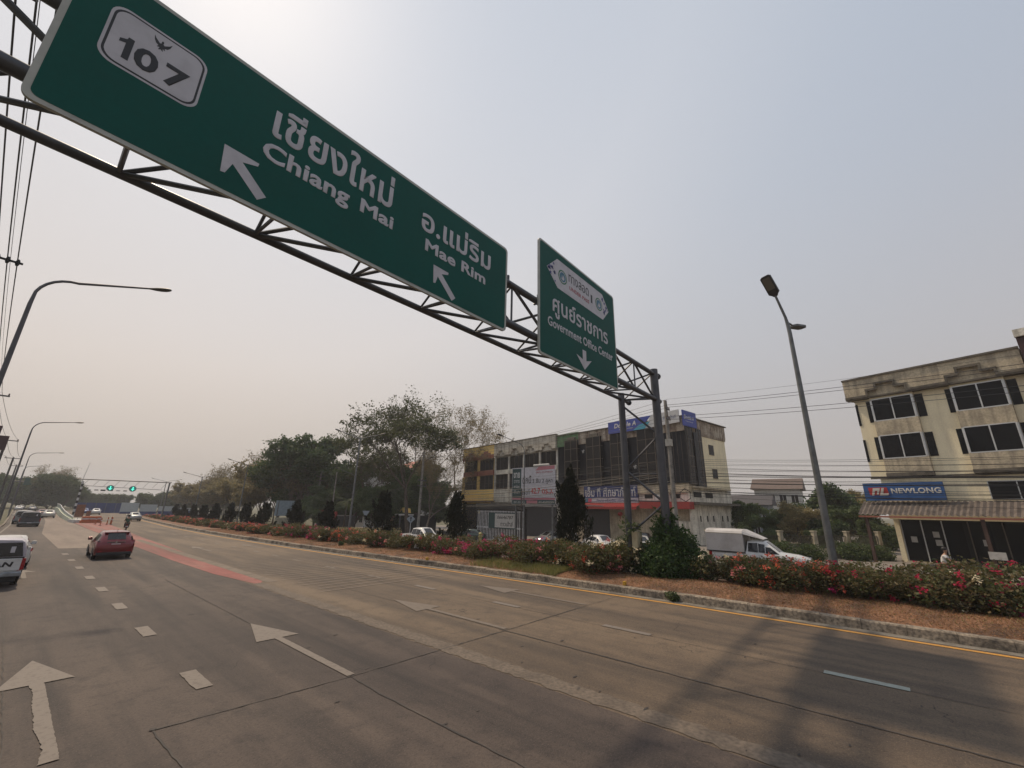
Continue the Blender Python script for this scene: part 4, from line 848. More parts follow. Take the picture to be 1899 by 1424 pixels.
wood = mat('brown_post', (.075, .04, .032), .85, n1=.5)
for u in (.05, -5.9): BF(MB().box(u-.09, u+.09, 1.70, 1.88, -.5, 3.2), 'awning_post', wood, NLB)
BF(MB().box(-9.5, -.95, -1.2, -.9, -.5, 3.0), 'interior', darkin, NLB)
BF(MB().box(-1.15, -.85, -.9, -.55, -.5, 3.0), 'column', cream, NLB)
for u in (-1.15, -2.3, -3.4, -4.7, -6.3, -7.6):
    MBx = MB().box(u-1.05, u-.06, -.80, -.77, .10, 2.85).build('glass_panel', glassd, NLB); MB().box(u-.06, u, -.80, -.72, .0, 2.95).build('frame', alum if u > -4 else brownfr, MBx)
BF(MB().box(-9.5, -1.1, -.8, -.5, -.3, .10), 'step', creamd, NLB)
for u, z in ((-1.75, 1.6), (-3.0, 2.0), (-3.05, 1.45), (-5.4, 1.6), (-7.5, 1.4)): BF(MB().box(u-.17, u+.17, -.768, -.762, z-.2, z+.2), 'poster', poster, NLB)
BF(MB().box(-6.5, -5.75, 1.89, 1.91, .75, 1.2), 'notice_board', poster, NLB)
# signboard
SB = empty('shop_sign', (43.8, .3, 0), 'blue NEWLONG signboard with a red logo on the cream building', 'shop sign', None, R(74))
BF(MB().box(-4.35, .15, .62, .80, 4.32, 5.60), 'panel', mat('blue_sign', (.018, .085, .26), .5, n1=.3, s1=2), SB)
redl = mat('logo_red', (.42, .03, .025), .5); silverl = mat('letter_silver', (.55, .54, .50), .4, .2)
BF(MB().prism([(.2, 4.72), (1.35, 4.72), (1.28, 5.28), (.15, 5.28)], lambda x, z, t: Vector((-x, t, z)), .803, .83), 'logo_plate', redl, SB)
for P in ([(.32, 4.70), (.45, 4.70), (.56, 5.05), (.70, 5.05), (.62, 4.78), (.74, 4.78), (.88, 5.24), (.46, 5.24)], [(.78, 4.70), (1.30, 4.70), (1.34, 4.84), (1.02, 4.84), (1.12, 5.24), (.97, 5.24), (.84, 4.80)]):
    BF(MB().prism(P, lambda x, z, t: Vector((-x, t, z)), .835, .87), 'logo_letter', silverl, SB)
text('NEWLONG', 'lettering', 1.50, 4.20, 4.82, 5.20, FP(.803), silverl, SB, .03)
tag(SB, kind='thing')
# maroon neighbour
MBD = empty('commercial_building', (43.8, .3, 0), 'dark maroon building edge rising at the far right beside the cream building', 'building', None, R(74))
BF(MB().box(-24, -9.66, -9, .75, 3.2, 15.0).box(-24, -9.7, -9, -.6, -.5, 3.198), 'wall', mat('maroon_render', (.045, .018, .02), .8, n1=.5), MBD)
BF(MB().box(-24, -9.62, .6, .9, 14.6, 15.1), 'coping', whitew, MBD); window(MBD, -12.5, -10.2, 10.4, 12.1, .76)
# --- the shophouse row
RZ = R(79.84); ROW = (50.5, 16.2, 0)
GL = empty('commercial_building', ROW, 'corner shophouse clad in dark smoked glass with a peeling parapet', 'building', None, RZ)
BF(MB().box(.0, 21.0, -10.4, -.35, -2, 12.4), 'wall', creamd, GL)
BF(MB().box(-.15, 16.6, -10.6, .10, 12.6, 14.3).box(-.12, 16.58, -10.55, -.36, 12.38, 12.6), 'parapet', grime, GL); BF(MB().box(16.62, 21.0, -3, .10, 12.6, 14.55), 'green_parapet', greenw, GL)
BF(MB().box(-.35, 21.05, -10.8, .25, 14.3, 14.42), 'coping', moss, GL)
BF(MB().box(.0, 21.0, -.34, -.10, 6.5, 12.6), 'recessed_glass', smoke2, GL)
rg = random.Random(4)
for k in range(6):
    for q in range(1):
        u = 4.25*k+1.4
        for du in (-.9, -.35, .2): 
            if 0 < u+du < 21: BF(MB().box(u+du-.02, u+du+.02, -.099, -.07, 6.6, 12.5), 'mullion', brownfr, GL)
for k in range(4):
    a = 3.7+4.3*k; b_ = a+2.5; zt = 13.35
    BF(MB().box(a, b_, -.095, .45, 6.55, zt), 'glass_bay', smoke, GL)
    f = MB()
    for u in (a, a+1.25, b_): f.box(u-.035, u+.035, .452, .50, 6.5, zt)
    for z in (6.5, 7.45, 9.1, 10.2, 12.0, zt): f.box(a+.04, b_-.04, .454, .495, z-.03, z+.03)
    for z in (6.5, 7.45, 9.1, 10.2, 12.0, zt): f.box(a-.036, a-.004, -.09, .44, z-.03, z+.03)
    f.build('bay_frame', brownfr, GL)
    BF(MB().box(a+.5, b_-.5, .102, .40, zt+.003, zt+.45), 'bay_head', moss, GL)
for k, (u, z) in enumerate(((15.95, 11.2), (7.2, 8.4))): BF(MB().prism([(0, 0), (.10, .22), (.22, .1), (.2, .4), (.34, .46), (.12, .6), (-.02, .46), (-.2, .5), (-.12, .28)], lambda x, zz, t: Vector((u-x, t, z+zz)), -.098, -.09), 'broken_pane', poster, GL)
# side return of the corner
for a, b_, o in ((0., 1.3, .0), (1.3, 2.2, -.25), (2.2, 3.4, .0)):
    BF(MB().box(-.22+o*.5-.02, .0, -b_-.3, -a-.3+(.35 if a == 0 else 0), 6.0 if a else 6.3, 13.1 if o == 0 else 12.55), 'side_glass', smoke if o == 0 else smoke2, GL)
    f = MB()
    for y in (-a-.3, -(a+b_)/2-.3, -b_-.3): f.box(-.27, -.235, y-.03, y+.03, 6.2, 12.9)
    for z in (6.4, 8.4, 9.6, 11.6): f.box(-.265, -.236, -b_-.27, -a-.33, z-.03, z+.03)
    f.build('side_frame', brownfr, GL)
BF(MB().box(-.05, .2, -10.38, -3.75, 6.0, 12.37), 'side_wall', cream, GL)
for (y, z, h_) in ((-6.3, 10.2, 1.3), (-6.6, 7.3, 1.2)):
    w = MB().box(-.10, -.05, y-.65, y+.65, z, z+h_).build('window', brownfr, GL); MB().box(-.115, -.101, y-.58, y+.58, z+.07, z+h_-.07).build('pane', glassd, w)
BF(MB().box(-.03, .15, -10.38, .3, -2, 5.99), 'lower_side_wall', whitew, GL)
BF(MB().box(-.9, -.04, -10.9, .0, 4.05, 4.35), 'side_canopy', moss, GL); BF(MB().box(-.5, -.045, -9.5, -.2, 5.92, 6.12), 'side_ledge', creamd, GL)
for y in (-1.6, -4.4): BF(MB().box(-.07, -.032, y-.9, y+.9, 4.9, 5.5), 'vent_window', darkin, GL)
for y in (-1.8, -3.4, -4.9, -7.2, -8.6): BF(MB().box(-.06, -.032, y-.12, y+.12, 2.2, 2.85), 'vent_slot', darkin, GL)
# front ground floor
BF(MB().box(-.1, 6.7, -.34, .35, 5.35, 6.3), 'fascia', creamd, GL); BF(MB().box(.0, 6.7, -.34, .1, 4.3, 5.348), 'front_wall', whitew, GL)
BF(MB().box(-.4, 6.0, .1, 1.2, 3.55, 4.35), 'red_canopy', redt, GL)
ac = BF(MB().box(2.6, 4.4, .102, .5, 4.45, 5.2), 'air_conditioner', mat('ac_white', (.45, .44, .42), .6, n1=.3), GL, .02)
BF(MB().prism(circ(3.9, 4.82, .28, 18), lambda x, z, t: Vector((x, t, z)), .502, .53), 'fan_grille', alum, ac)
for a, b_ in ((1.2, 2.4), (4.8, 5.9)): BF(MB().box(a, b_, .101, .12, 4.75, 5.25), 'vent_window', darkin, GL)
BF(MB().box(.1, 16.5, -.9, -.36, -2, 3.6), 'shopfront_interior', darkin, GL)
BF(MB().box(.1, 3.6, -.34, .0, -2, 2.2), 'roller_shutter', whitew, GL); BF(MB().box(11.8, 16.4, -.34, -.3, -2, 3.4), 'roller_shutter', mat('shutter_dark', (.05, .05, .055), .6, n1=.3), GL)
aw = MB(); vs = []; fs = []
for i in range(121):
    u = 6.2+i*(11.6/120); c = .05*math.cos(i*math.pi/2)
    for j in range(5): t = j/4; vs.append((u, .12+1.5*t, 4.25-.55*t+c))
for i in range(120):
    for j in range(4): k = i*5+j; fs.append((k, k+1, k+6, k+5))
BF(aw.add(vs, fs), 'red_awning', redt, GL); BF(MB().box(6.2, 17.8, 1.62, 1.66, 3.42, 3.72), 'awning_valance', redt, GL)
lant = empty('lantern', (50.5, 16.2, 0), 'red paper lantern hanging under the red awning', 'lantern', None, RZ)
smooth_angle(MB().ico((9.0, 1.1, 2.85), .34, 2, (1, 1, .8)).build('lantern_body', redt, lant)); MB().tube([(9.0, 1.1, 2.55), (9.0, 1.1, 2.2)], .05, 6).build('tassel', redt, lant); MB().tube([(9.0, 1.1, 3.1), (9.0, 1.1, 3.6)], .01, 4).build('cord', wirem, lant)
S_ = empty('shop_sign', ROW, 'navy shop sign with white Thai lettering above the red awning', 'shop sign', None, RZ)
BF(MB().box(6.75, 15.6, .12, .34, 4.86, 6.45), 'panel', navy, S_); BF(MB().box(6.78, 15.57, .12, .32, 4.27, 4.855), 'lower_panel', signwhite, S_)
text('เอ็ม ที ศึกษาภัณฑ์', 'lettering', -15.3, -7.0, 5.02, 6.35, FP(.342), plate_m, S_, .018); text('จำหน่าย เครื่องเขียน เครื่องใช้สำนักงาน', 'lettering', -13.4, -7.0, 4.36, 4.76, FP(.322), navy, S_, .012)
for a, c in ((14.9, eblue), (14.3, mat('sign_pink', (.45, .06, .12), .6))): BF(MB().prism([(a, 4.30), (a+.6, 4.30), (a+.55, 4.83), (a-.1, 4.83)], lambda x, z, t: Vector((x, t, z)), .322, .33), 'logo_block', c, S_)
S_ = empty('rooftop_sign', ROW, 'blue and white rooftop sign with Double A lettering on the glazed shophouse', 'rooftop sign', None, RZ)
bl2 = mat('double_blue', (.035, .06, .32), .5, n1=.2); cy = mat('cyan_sign', (.05, .30, .42), .5)
BF(MB().prism([(10.6, 13.35), (5.6, 13.35), (3.9, 14.95), (10.6, 14.95)], lambda x, z, t: Vector((x, t, z)), .50, .62), 'blue_panel', bl2, S_)
BF(MB().prism([(6.6, 13.352), (4.9, 13.352), (4.0, 14.2), (5.6, 14.0)], lambda x, z, t: Vector((x, t, z)), .622, .64), 'cyan_wedge', cy, S_)
BF(MB().prism([(4.85, 13.4), (.1, 13.55), (.1, 15.1), (3.85, 15.0)], lambda x, z, t: Vector((x, t, z)), .50, .60), 'white_panel', plate_m, S_)
text('Double A', 'lettering', -9.6, -6.1, 14.0, 14.62, FP(.622), plate_m, S_, .03, shear=.2); text('Copy Center', 'small_lettering', -8.8, -6.6, 13.62, 13.85, FP(.622), plate_m, S_, .0)
text('เอ็ม ที ศึกษาภัณฑ์', 'small_lettering', -3.2, -.5, 14.1, 14.6, FP(.602), navy, S_, .0)
S_ = empty('rooftop_sign', ROW, 'small blue Double A sign turned to the side at the roof corner', 'rooftop sign', None, RZ)
BF(MB().box(-.38, -.25, -2.6, .55, 13.1, 15.0), 'panel', bl2, S_)
MS = Matrix(((0, 0, -1, -.382), (-1, 0, 0, 0), (0, 1, 0, 0), (0, 0, 0, 1)))
text('Double A', 'lettering', -.3, 2.0, 13.95, 14.45, MS, plate_m, S_, .02, shear=.2); text('Copy Center', 'small_lettering', 0, 1.8, 13.6, 13.78, MS, plate_m, S_)
# white section
WH = empty('commercial_building', ROW, 'stained white shophouse with stepped parapet between the green parapet and the yellow one', 'building', None, RZ)
BF(MB().box(21.05, 37.0, -10, 0, -2, 12.3), 'wall', whitew, WH)
pp = MB(); lowp = []
for k in range(4):
    a = 21.05+k*3.99
    for x0, x1, z in ((0, 1.0, 12.4), (1.0, 1.5, 12.85), (1.5, 2.6, 13.3), (2.6, 3.1, 12.85), (3.1, 3.99, 12.4)): pp.box(a+x0, a+x1, .25, .50, z, 14.6); lowp.append((a+x0, a+x1, z))
pp.box(21.05, 37.0, -3, .248, 12.3, 14.6); BF(pp, 'parapet', mat('parapet_white', (.62, .58, .49), .95, n1=.6, s1=.9, dark=(.22, .18, .14), streak=.75, n2=.4), WH)
mo = MB()
for a, b_, z in lowp: mo.box(a, b_, .502, .55, z-.02, z+.08)
BF(mo, 'moulding', moss, WH); BF(MB().box(21.0, 37.1, -.1, .6, 14.6, 14.72), 'coping', moss, WH)
for k in range(4):
    a = 21.05+k*3.99
    for z0, z1 in ((9.95, 12.15), (6.6, 9.1)): window(WH, a+.35, a+3.65, z0, z1, .02, brownfr, smoke, 3, 1)
    BF(MB().box(a+3.72, a+3.98, .0, .3, 4.5, 12.3), 'pilaster', whitew, WH)
BF(MB().box(21.1, 37, .002, .25, 9.15, 9.9), 'spandrel', whitew, WH); BF(MB().box(21.1, 36.9, .1, 1.0, 4.0, 4.3), 'canopy', moss, WH)
BF(MB().box(21.3, 36.8, -.9, -.0, -2, 3.9), 'shopfront_interior', darkin, WH); BF(MB().box(21.3, 36.8, .001, .02, -1.9, 3.6), 'roller_shutter', mat('shutter_dark', (.05, .05, .055), .6), WH)
# yellow section
YB = empty('commercial_building', ROW, 'yellow and brown three storey shophouse at the left end of the row', 'building', None, RZ)
BF(MB().box(37.05, 47.6, -10, 0, -2, 12.3), 'wall', yellow, YB); BF(MB().box(37.05, 47.6, -.2, .40, 12.95, 14.7), 'parapet', yellow, YB)
sc = MB()
for k in range(2):
    a = 37.05+k*5.27
    for x0, x1, z in ((0, 1.1, 12.9), (1.1, 1.9, 13.3), (1.9, 3.3, 13.65), (3.3, 4.1, 13.3), (4.1, 5.27, 12.9)): sc.box(a+x0, a+x1, .402, .47, 12.2, z)
BF(sc, 'brown_frieze', brown, YB); BF(MB().box(37, 47.7, -.3, .5, 14.7, 14.8), 'coping', moss, YB)
for k in range(2):
    a = 37.05+k*5.27
    BF(MB().box(a+.2, a+5.0, .002, .35, 9.15, 10.05), 'spandrel', brown, YB)
    window(YB, a+.45, a+2.9, 10.1, 12.25, .20, brownfr, smoke, 2); window(YB, a+3.15, a+4.9, 10.1, 12.2, .0, brownfr, smoke, 1)
    window(YB, a+.45, a+2.9, 6.6, 9.1, .20, brownfr, smoke, 2); window(YB, a+3.15, a+4.8, 6.6, 9.1, .0, brownfr, smoke, 1)
    BF(MB().box(a+4.95, a+5.22, .001, .40, 4.6, 9.1), 'pilaster', yellow, YB)
BF(MB().box(37.05, 47.6, .001, .5, 4.6, 6.55), 'balcony_front', yellow, YB); BF(MB().box(37.1, 47.6, .1, 2.0, 4.3, 4.5), 'canopy', mat('canopy_brown', (.18, .12, .07), .8, n1=.5), YB)
BF(MB().box(37.2, 47.4, -.5, .0, -2, 4.0), 'shopfront_interior', darkin, YB)
BF(MB().box(38, 42, .05, .1, 2.3, 2.8), 'shop_fascia', mat('shop_yellow', (.5, .38, .04), .6), YB)
# carport with grille, for sale billboard
CP = empty('carport', (41.2, 25.8, gz(41, 30)), 'lean-to carport with a pale barred grille in front of the white shophouse', 'carport')
g0 = -.6
BF(MB().box(0, 6.5, .0, 15.5, 4.35, 4.45), 'roof', mat('metal_roof', (.30, .29, .28), .6, .2, n1=.6, s1=1, dark=(.12, .1, .09)), CP); BF(MB().box(-.05, .02, 7.2, 15.6, 3.75, 4.5), 'roof_fascia', darkc, CP)
BF(MB().box(-.05, .02, .0, 7.19, 4.15, 4.5), 'white_fascia', plate_m, CP); BF(MB().box(-.06, .03, -1.2, 1.4, 3.8, 4.35), 'red_fascia', redt, CP)
for y in (0, 7.2, 15.4): BF(MB().box(-.06, .06, y-.06, y+.06, -.3, 4.4), 'post', plate_m if y == 0 else darkc, CP)
gr_ = MB()
for k in range(30): y = 7.45+k*.265; gr_.box(-.03, .0, y-.04, y+.04, .0, 3.6)
for z in (.1, 1.5, 1.6, 3.5): gr_.box(-.045, -.031, 7.3, 15.3, z-.03, z+.03)
BF(gr_, 'grille', mat('grille_paint', (.60, .60, .61), .6, n1=.5, dark=(.12, .11, .1)), CP); BF(MB().box(.5, .6, 7.3, 15.3, .0, 3.9), 'backing_sheet', mat('corrugated_dark', (.025, .025, .027), .7, n1=.5), CP)
MX = lambda x, y, z: Matrix(((0, 0, -1, x), (-1, 0, 0, y), (0, 1, 0, z), (0, 0, 0, 1)))      # plane facing the road (-X), right = -Y
gb = mat('banner_green', (.02, .055, .055), .7, n1=.2)
bn = empty('banner', (41.1, 37.9, 1.6+gz(41, 37)), 'small white for rent banner tied to the barred grille', 'banner')
flat([(-1.0, 0), (3.6, 0), (3.6, 1.9), (-1.0, 1.9)], 'backing', MX(0, 0, 0), gb, bn, 0, .01); flat([(.1, .12), (3.5, .12), (3.5, 1.8), (.1, 1.8)], 'sheet', MX(0, 0, 0), poster, bn, .012, .006)
text('06646787', 'lettering', .5, 3.2, 1.15, 1.55, MX(0, 0, 0), black, bn, .01, off=.02, shear=.2); text('ทาวเฮ้าส์', 'lettering', 1.1, 3.1, .3, .9, MX(0, 0, 0), black, bn, .01, off=.02)
BB = empty('billboard', (39.9, 34.0, 0), 'large white for sale billboard with red 42.7 lettering in front of the white shophouse', 'billboard')
Mb = MX(0, 0, 0)
BF(MB().box(.0, .10, -6.45, .0, 3.75, 8.05), 'board', signwhite, BB); flat([(.05, 4.45), (1.45, 4.45), (1.45, 7.95), (.05, 7.95)], 'green_column', Mb, gb, BB); flat([(0.05, 3.78), (6.4, 3.78), (6.4, 4.25), (.05, 4.25)], 'green_strip', Mb, gb, BB)
flat([(.05, 4.28), (6.4, 4.28), (6.4, 4.5), (.05, 4.5)], 'pink_strip', Mb, mat('board_pink', (.42, .16, .19), .6), BB, .006, .003); flat([(3.6, 7.62), (6.4, 7.72), (6.4, 8.12), (4.1, 8.06)], 'pink_corner', Mb, mat('board_pink', (.42, .16, .19), .6), BB)
flat([(2.3, 3.84), (3.9, 3.84), (3.9, 4.2), (2.3, 4.2)], 'pink_tab', Mb, mat('board_pink', (.42, .16, .19), .6), BB, .006, .003)
for s, a, b_, z0, z1, m_, bo in (('ขาย', .25, 1.25, 6.85, 7.5, plate_m, .02), ('อาคาร', .3, 1.2, 6.25, 6.6, plate_m, 0), ('พาณิชย์', .3, 1.2, 5.65, 6.05, plate_m, 0), ('ให้เช่า', .3, 1.2, 5.0, 5.4, plate_m, 0), ('ตึกนี้', 1.65, 3.0, 6.15, 7.1, black, .015), ('3 ชั้น 2 คูหา', 3.2, 6.05, 6.05, 6.75, black, .01),
        ('เนื้อที่', 1.65, 2.75, 4.85, 5.55, black, .005), ('42.7 ตร.ว.', 2.95, 6.15, 4.95, 5.6, redl, .03), ('063-2519959', 3.7, 6.1, 7.30, 7.5, ered, .0), ('083-2019355', .3, 2.1, 3.92, 4.12, plate_m, .0), ('02-4249359', 4.1, 6.2, 3.92, 4.12, plate_m, 0)):
    text(s, 'lettering', a, b_, z0, z1, Mb, m_, BB, bo, off=.006)
for y in (-.5, -5.9): BF(MB().box(.11, .27, y-.08, y+.08, gz(40, 32)-.5, 7.9), 'post', galv, BB)
BF(MB().tube([(-.05, -3.4, 8.2), (.3, -5.4, 8.25)], .16, 8), 'rolled_banner', poster, BB)
# pole beside the billboard
pole((38.6, 31.4, gz(38, 31)), 6.2, 'thin dark wooden post standing in front of the for sale billboard', None, (), .09, dpole)
# yield and diamond signs
def small_sign(kind, loc, label, m, H):
    S_ = empty('road_sign', loc, label, 'road sign'); MB().tube([(0, 0, -.5), (0, 0, H)], .035, 8).build('post', plate_m, S_)
    P = [(0, .48), (.48, 0), (0, -.48), (-.48, 0)] if kind == 'd' else [(-.48, .4), (.48, .4), (0, -.43)]
    S_.rotation_euler = (0, 0, R(-35)); flat([(x, z+H) for x, z in P], 'plate', plane(0, -.04, 0), m, S_, 0, .012)
    if kind == 'd': flat([(-.05, H-.25), (.05, H-.25), (.05, H+.05), (.14, H+.05), (0, H+.28), (-.14, H+.05), (-.05, H+.05)], 'symbol', plane(0, -.04, 0), black, S_, .014, .003)
small_sign('d', (30.6, 41.3, gz(30, 41)), 'grey diamond warning sign left of the white double cab pickup', mat('sign_back_grey', (.22, .26, .30), .5), 2.75)
small_sign('t', (31.2, 52.0, gz(31, 52)), 'pale triangular sign in front of the dark trees', mat('sign_back_grey', (.22, .26, .30), .5), 3.3)
# --- other buildings
def block(loc, rz, w, d, H, m, label, roof=None, rows=3, cols=4, pane=smoke, z0=0, cat='building'):
    B_ = empty('building', loc, label, cat, None, rz)
    MB().box(0, w, -d, 0, z0-2, H).build('wall', m, B_)
    if roof: MB().prism([(-.6, H), (d+.6, H), (d/2, H+d*.28)], lambda y, z, t: Vector((t, -y, z)), -.6, w+.6).build('roof', roof, B_)
    else: MB().box(-.2, w+.2, -d-.2, .2, H, H+.5).build('parapet', m, B_)
    for r in range(rows):
        for c in range(cols):
            a = (c+.2)*w/cols; b_ = (c+.8)*w/cols; zz = z0+1+(H-z0-1)*r/rows
            window(B_, a, b_, zz, zz+(H-z0-1)/rows*.6, .0, plate_m, pane, 2)
    return B_
block((62, 104, -2), R(88), 24, 12, 14.8, mat('pale_wall', (.46, .46, .44), .85, n1=.3), 'pale four storey building showing between the round tree and the leafless trees', None, 4, 8)
block((80, 13.6, -1), R(93), 5.2, 6, 5.6, mat('blue_grey_wall', (.20, .23, .27), .8, n1=.3), 'blue grey house with a dark roof behind the green trees', mat('dark_roof', (.06, .055, .06), .8, n1=.4), 2, 4)
block((96, 10.8, -1), R(93), 7.5, 8, 8.8, mat('pale_wall', (.46, .46, .44), .85, n1=.3), 'pale house with a brownish roof rising above the trees between the buildings', mat('brown_roof', (.12, .085, .07), .8, n1=.4), 3, 4)
block((67, 92, -2), R(85), 9, 9, 15.0, mat('pale_wall', (.46, .46, .44), .85, n1=.3), 'building with a reddish roof glimpsed through the big leafless trees', mat('red_roof', (.30, .10, .07), .8, n1=.3), 4, 3)
SH = empty('shop', (44.5, 60, gz(44, 60)), 'small open shop with a yellow gable sign left of the yellow shophouse', 'shop', None, R(84))
BF(MB().box(0, 7, -5, 0, -.5, 3.0), 'wall', darkin, SH); BF(MB().prism([(-.3, 3.5), (7.2, 3.5), (6.5, 4.9), (3, 4.4), (0, 4.2)], lambda x, z, t: Vector((x, t, z)), .3, .5), 'gable_sign', yellow, SH)
BF(MB().box(-.4, 7.3, -.2, 2.2, 3.1, 3.3), 'canopy', plate_m, SH); BF(MB().box(1.6, 4.6, 2.21, 2.25, 1.6, 3.0), 'menu_board', mat('menu_print', (.40, .20, .16), .6, n1=.8, s1=3, dark=(.5, .48, .42)), SH)
for x in (0, 6.9): BF(MB().box(x-.06, x+.06, 2.0, 2.12, -.5, 3.1), 'post', galv, SH)
RK = empty('kiosk', (36.5, 71, gz(36, 71)), 'small red kiosk with a grey shopfront between two conifers', 'kiosk', None, R(86))
BF(MB().box(0, 7, -4, 0, -.5, 3.0), 'wall', mat('kiosk_grey', (.09, .09, .10), .6, n1=.4), RK); BF(MB().box(-.1, 7.1, .0, .3, 3.0, 3.9), 'red_fascia', redt, RK); BF(MB().box(-1.6, -.1, .0, .3, .5, 3.7), 'red_panel', redt, RK); window(RK, 1, 6, .4, 2.4, .02, darkc, smoke, 4)
BL = empty('billboard', (32.2, 84.5, gz(34, 82)), 'pale blue blank billboard on a cream base seen between two conifers', 'billboard', None, R(-14))
BF(MB().box(0, 5.0, -.2, 0, 2.9, 5.6), 'board', mat('pale_blue_board', (.25, .32, .37), .6, n1=.3), BL); BF(MB().box(.2, 4.7, -.3, -.05, -.5, 2.6), 'base_wall', mat('cream_base', (.42, .38, .28), .8, n1=.4), BL)
for x in (.4, 4.6): BF(MB().box(x-.08, x+.08, -.28, -.21, 2.5, 5.5), 'post', galv, BL)
# fence between the two buildings
FN = empty('boundary_fence', (34.6, 10.1, -.3), 'low cream wall topped with dark railings and capped pillars before the trees', 'fence', None, math.atan2(.45-10.1, 47.3-34.6))
Lf = math.hypot(12.7, 9.65); 
BF(MB().box(0, Lf, -.08, .08, -.3, .95), 'plinth', creamd, FN)
for k in range(6): x = Lf*k/5; BF(MB().box(x-.14, x+.14, -.14, .14, -.3, 2.2).box(x-.18, x+.18, -.18, .18, 2.2, 2.28), 'pillar', mat('pillar_cream', (.45, .40, .30), .85, n1=.5, streak=.4), FN)
rl = MB(); 
for k in range(int(Lf/.14)):
    x = .1+k*.14; rl.box(x-.018, x+.018, -.018, .018, .96, 1.95)
for z in (1.05, 1.85): rl.box(.15, Lf-.15, -.018, .018, z-.02, z+.02)
BF(rl, 'railing', mat('rail_olive', (.05, .05, .035), .7, n1=.5), FN)
# left roadside boards
for (x0, x1, y, z0, z1, m_, l) in ((-4.4, -2.05, 66, 9.35, 10.3, 'maroon_board', 'upper maroon signboard projecting at the left edge'), (-4.2, -1.5, 72, 8.35, 9.9, 'maroon_board', 'lower maroon signboard projecting at the left edge'), (-4.2, -1.9, 69, 6.6, 7.9, 'white_board', 'white signboard projecting below the maroon ones at the left edge')):
    S_ = empty('projecting_sign', (x0, y, 0), l, 'signboard'); BF(MB().box(0, x1-x0, 0, .25, z0, z1), 'board', mat(m_, (.06, .025, .03) if m_[0] == 'm' else (.4, .4, .38), .6, n1=.3), S_, .02); BF(MB().box(-.2, -.02, .03, .2, -.5, z1+.2), 'post', galv, S_)
# ------------------------------------------------------------------ far end of the road: works, ramp, lane signals
RW = empty('ramp_wall', (8.0, 120, 0), 'curved pale green parapet wall rising beside the underpass ramp', 'wall')
P = [(7.15, 95, .8), (7.25, 105, 1.0), (7.5, 118, 1.3), (8.0, 135, 1.75), (8.6, 150, 2.1), (8.9, 168, 2.35)]; vs = []; 
for x, y, z in P: vs += [(x-.25, y, -.1), (x-.25, y, z*.62), (x+.25, y, z*.62), (x+.25, y, -.1)]
fs = [(i*4+k, i*4+k+1, i*4+k+5, i*4+k+4) for i in range(5) for k in range(3)]+[(0, 3, 2, 1), (20, 21, 22, 23)]
MB().add(vs, fs).build('wall', mat('ramp_pale_green', (.52, .56, .44), .8, n1=.3), RW, world=True)
MB().add([(x, y, z*k) for x, y, z in P for k in (.64, 1.0)], [(i*2, i*2+1, i*2+3, i*2+2) for i in range(5)]).build('glass_screen', mat('screen_pale', (.30, .36, .33), .3, n1=.3), RW, world=True)
MB().tube([(x, y, z) for x, y, z in P], .07, 6).build('handrail', plate_m, RW, world=True)
isl = empty('traffic_island', (7.4, 94, 0), 'white ended concrete traffic island at the mouth of the ramp', 'traffic island')
BF(MB().prism([(-.6, 0), (-.3, -1.6), (.3, -2.0), (.9, -1.4), (1.2, 0), (1.0, 8), (-.4, 8)], lambda x, y, t: Vector((x, y, t)), -.05, .42), 'kerb', mat('island_white', (.5, .49, .46), .8, n1=.4), isl, .04)
orange = mat('safety_orange', (.46, .12, .035), .6, n1=.35, s1=5, dark=(.22, .06, .03))
for k, (x, y, z) in enumerate(((8.2, 91.2, 0), (9.0, 91.6, 0), (8.6, 92.6, 0), (9.7, 92.2, 0))):
    b_ = empty('water_barrier', (x, y, z), ['orange water barrier nearest the traffic island', 'orange water barrier second from the traffic island', 'orange water barrier standing behind the front two', 'orange water barrier at the right end of its group'][k], 'barrier', 'orange water barriers'); 
    BF(MB().prism([(-.5, 0), (.5, 0), (.5, .25), (.38, .4), (.38, .85), (.25, .95), (-.25, .95), (-.38, .85), (-.38, .4), (-.5, .25)], lambda x, z, t: Vector((x, t, z)), -.22, .22), 'body', orange, b_, .03); BF(MB().box(-.36, .36, -.235, -.222, .5, .7), 'band', plate_m, b_)
lb = ['leftmost of the thin orange bollards on the red surfacing', 'orange bollard second from the left on the red surfacing', 'orange bollard third from the left on the red surfacing', 'orange bollard fourth from the left on the red surfacing', 'rightmost of the thin orange bollards on the red surfacing']
for k, (x, y) in enumerate(((8.9, 86), (8.9, 81), (9.9, 84), (10.3, 83.5), (10.5, 86))):
    b_ = empty('bollard', (x, y, 0), lb[k], 'bollard', 'orange bollards'); MB().tube([(0, 0, 0), (0, 0, .04)], .16, 12).build('base', plastic, b_); smooth_angle(MB().tube([(0, 0, .04), (.02, 0, 1.0)], .06, 10).build('post', orange, b_)); MB().tube([(.012, 0, .6), (.014, 0, .75)], .064, 10).build('band', plate_m, b_)
# warning mast with orange board
mm = empty('warning_board', (7.9, 97.5, 0), 'brown orange works board with an arrow panel at the head of the island', 'sign'); MB().box(-.5, .5, -.05, .05, .7, 2.6).build('board', mat('works_board', (.22, .09, .05), .7, n1=.5, s1=4), mm); MB().box(-.04, .04, .05, .1, -.1, 2.6).build('post', plate_m, mm); MB().box(.8, 1.3, -.05, .15, .6, 1.6).build('lower_board', mat('works_board', (.22, .09, .05), .7), mm)
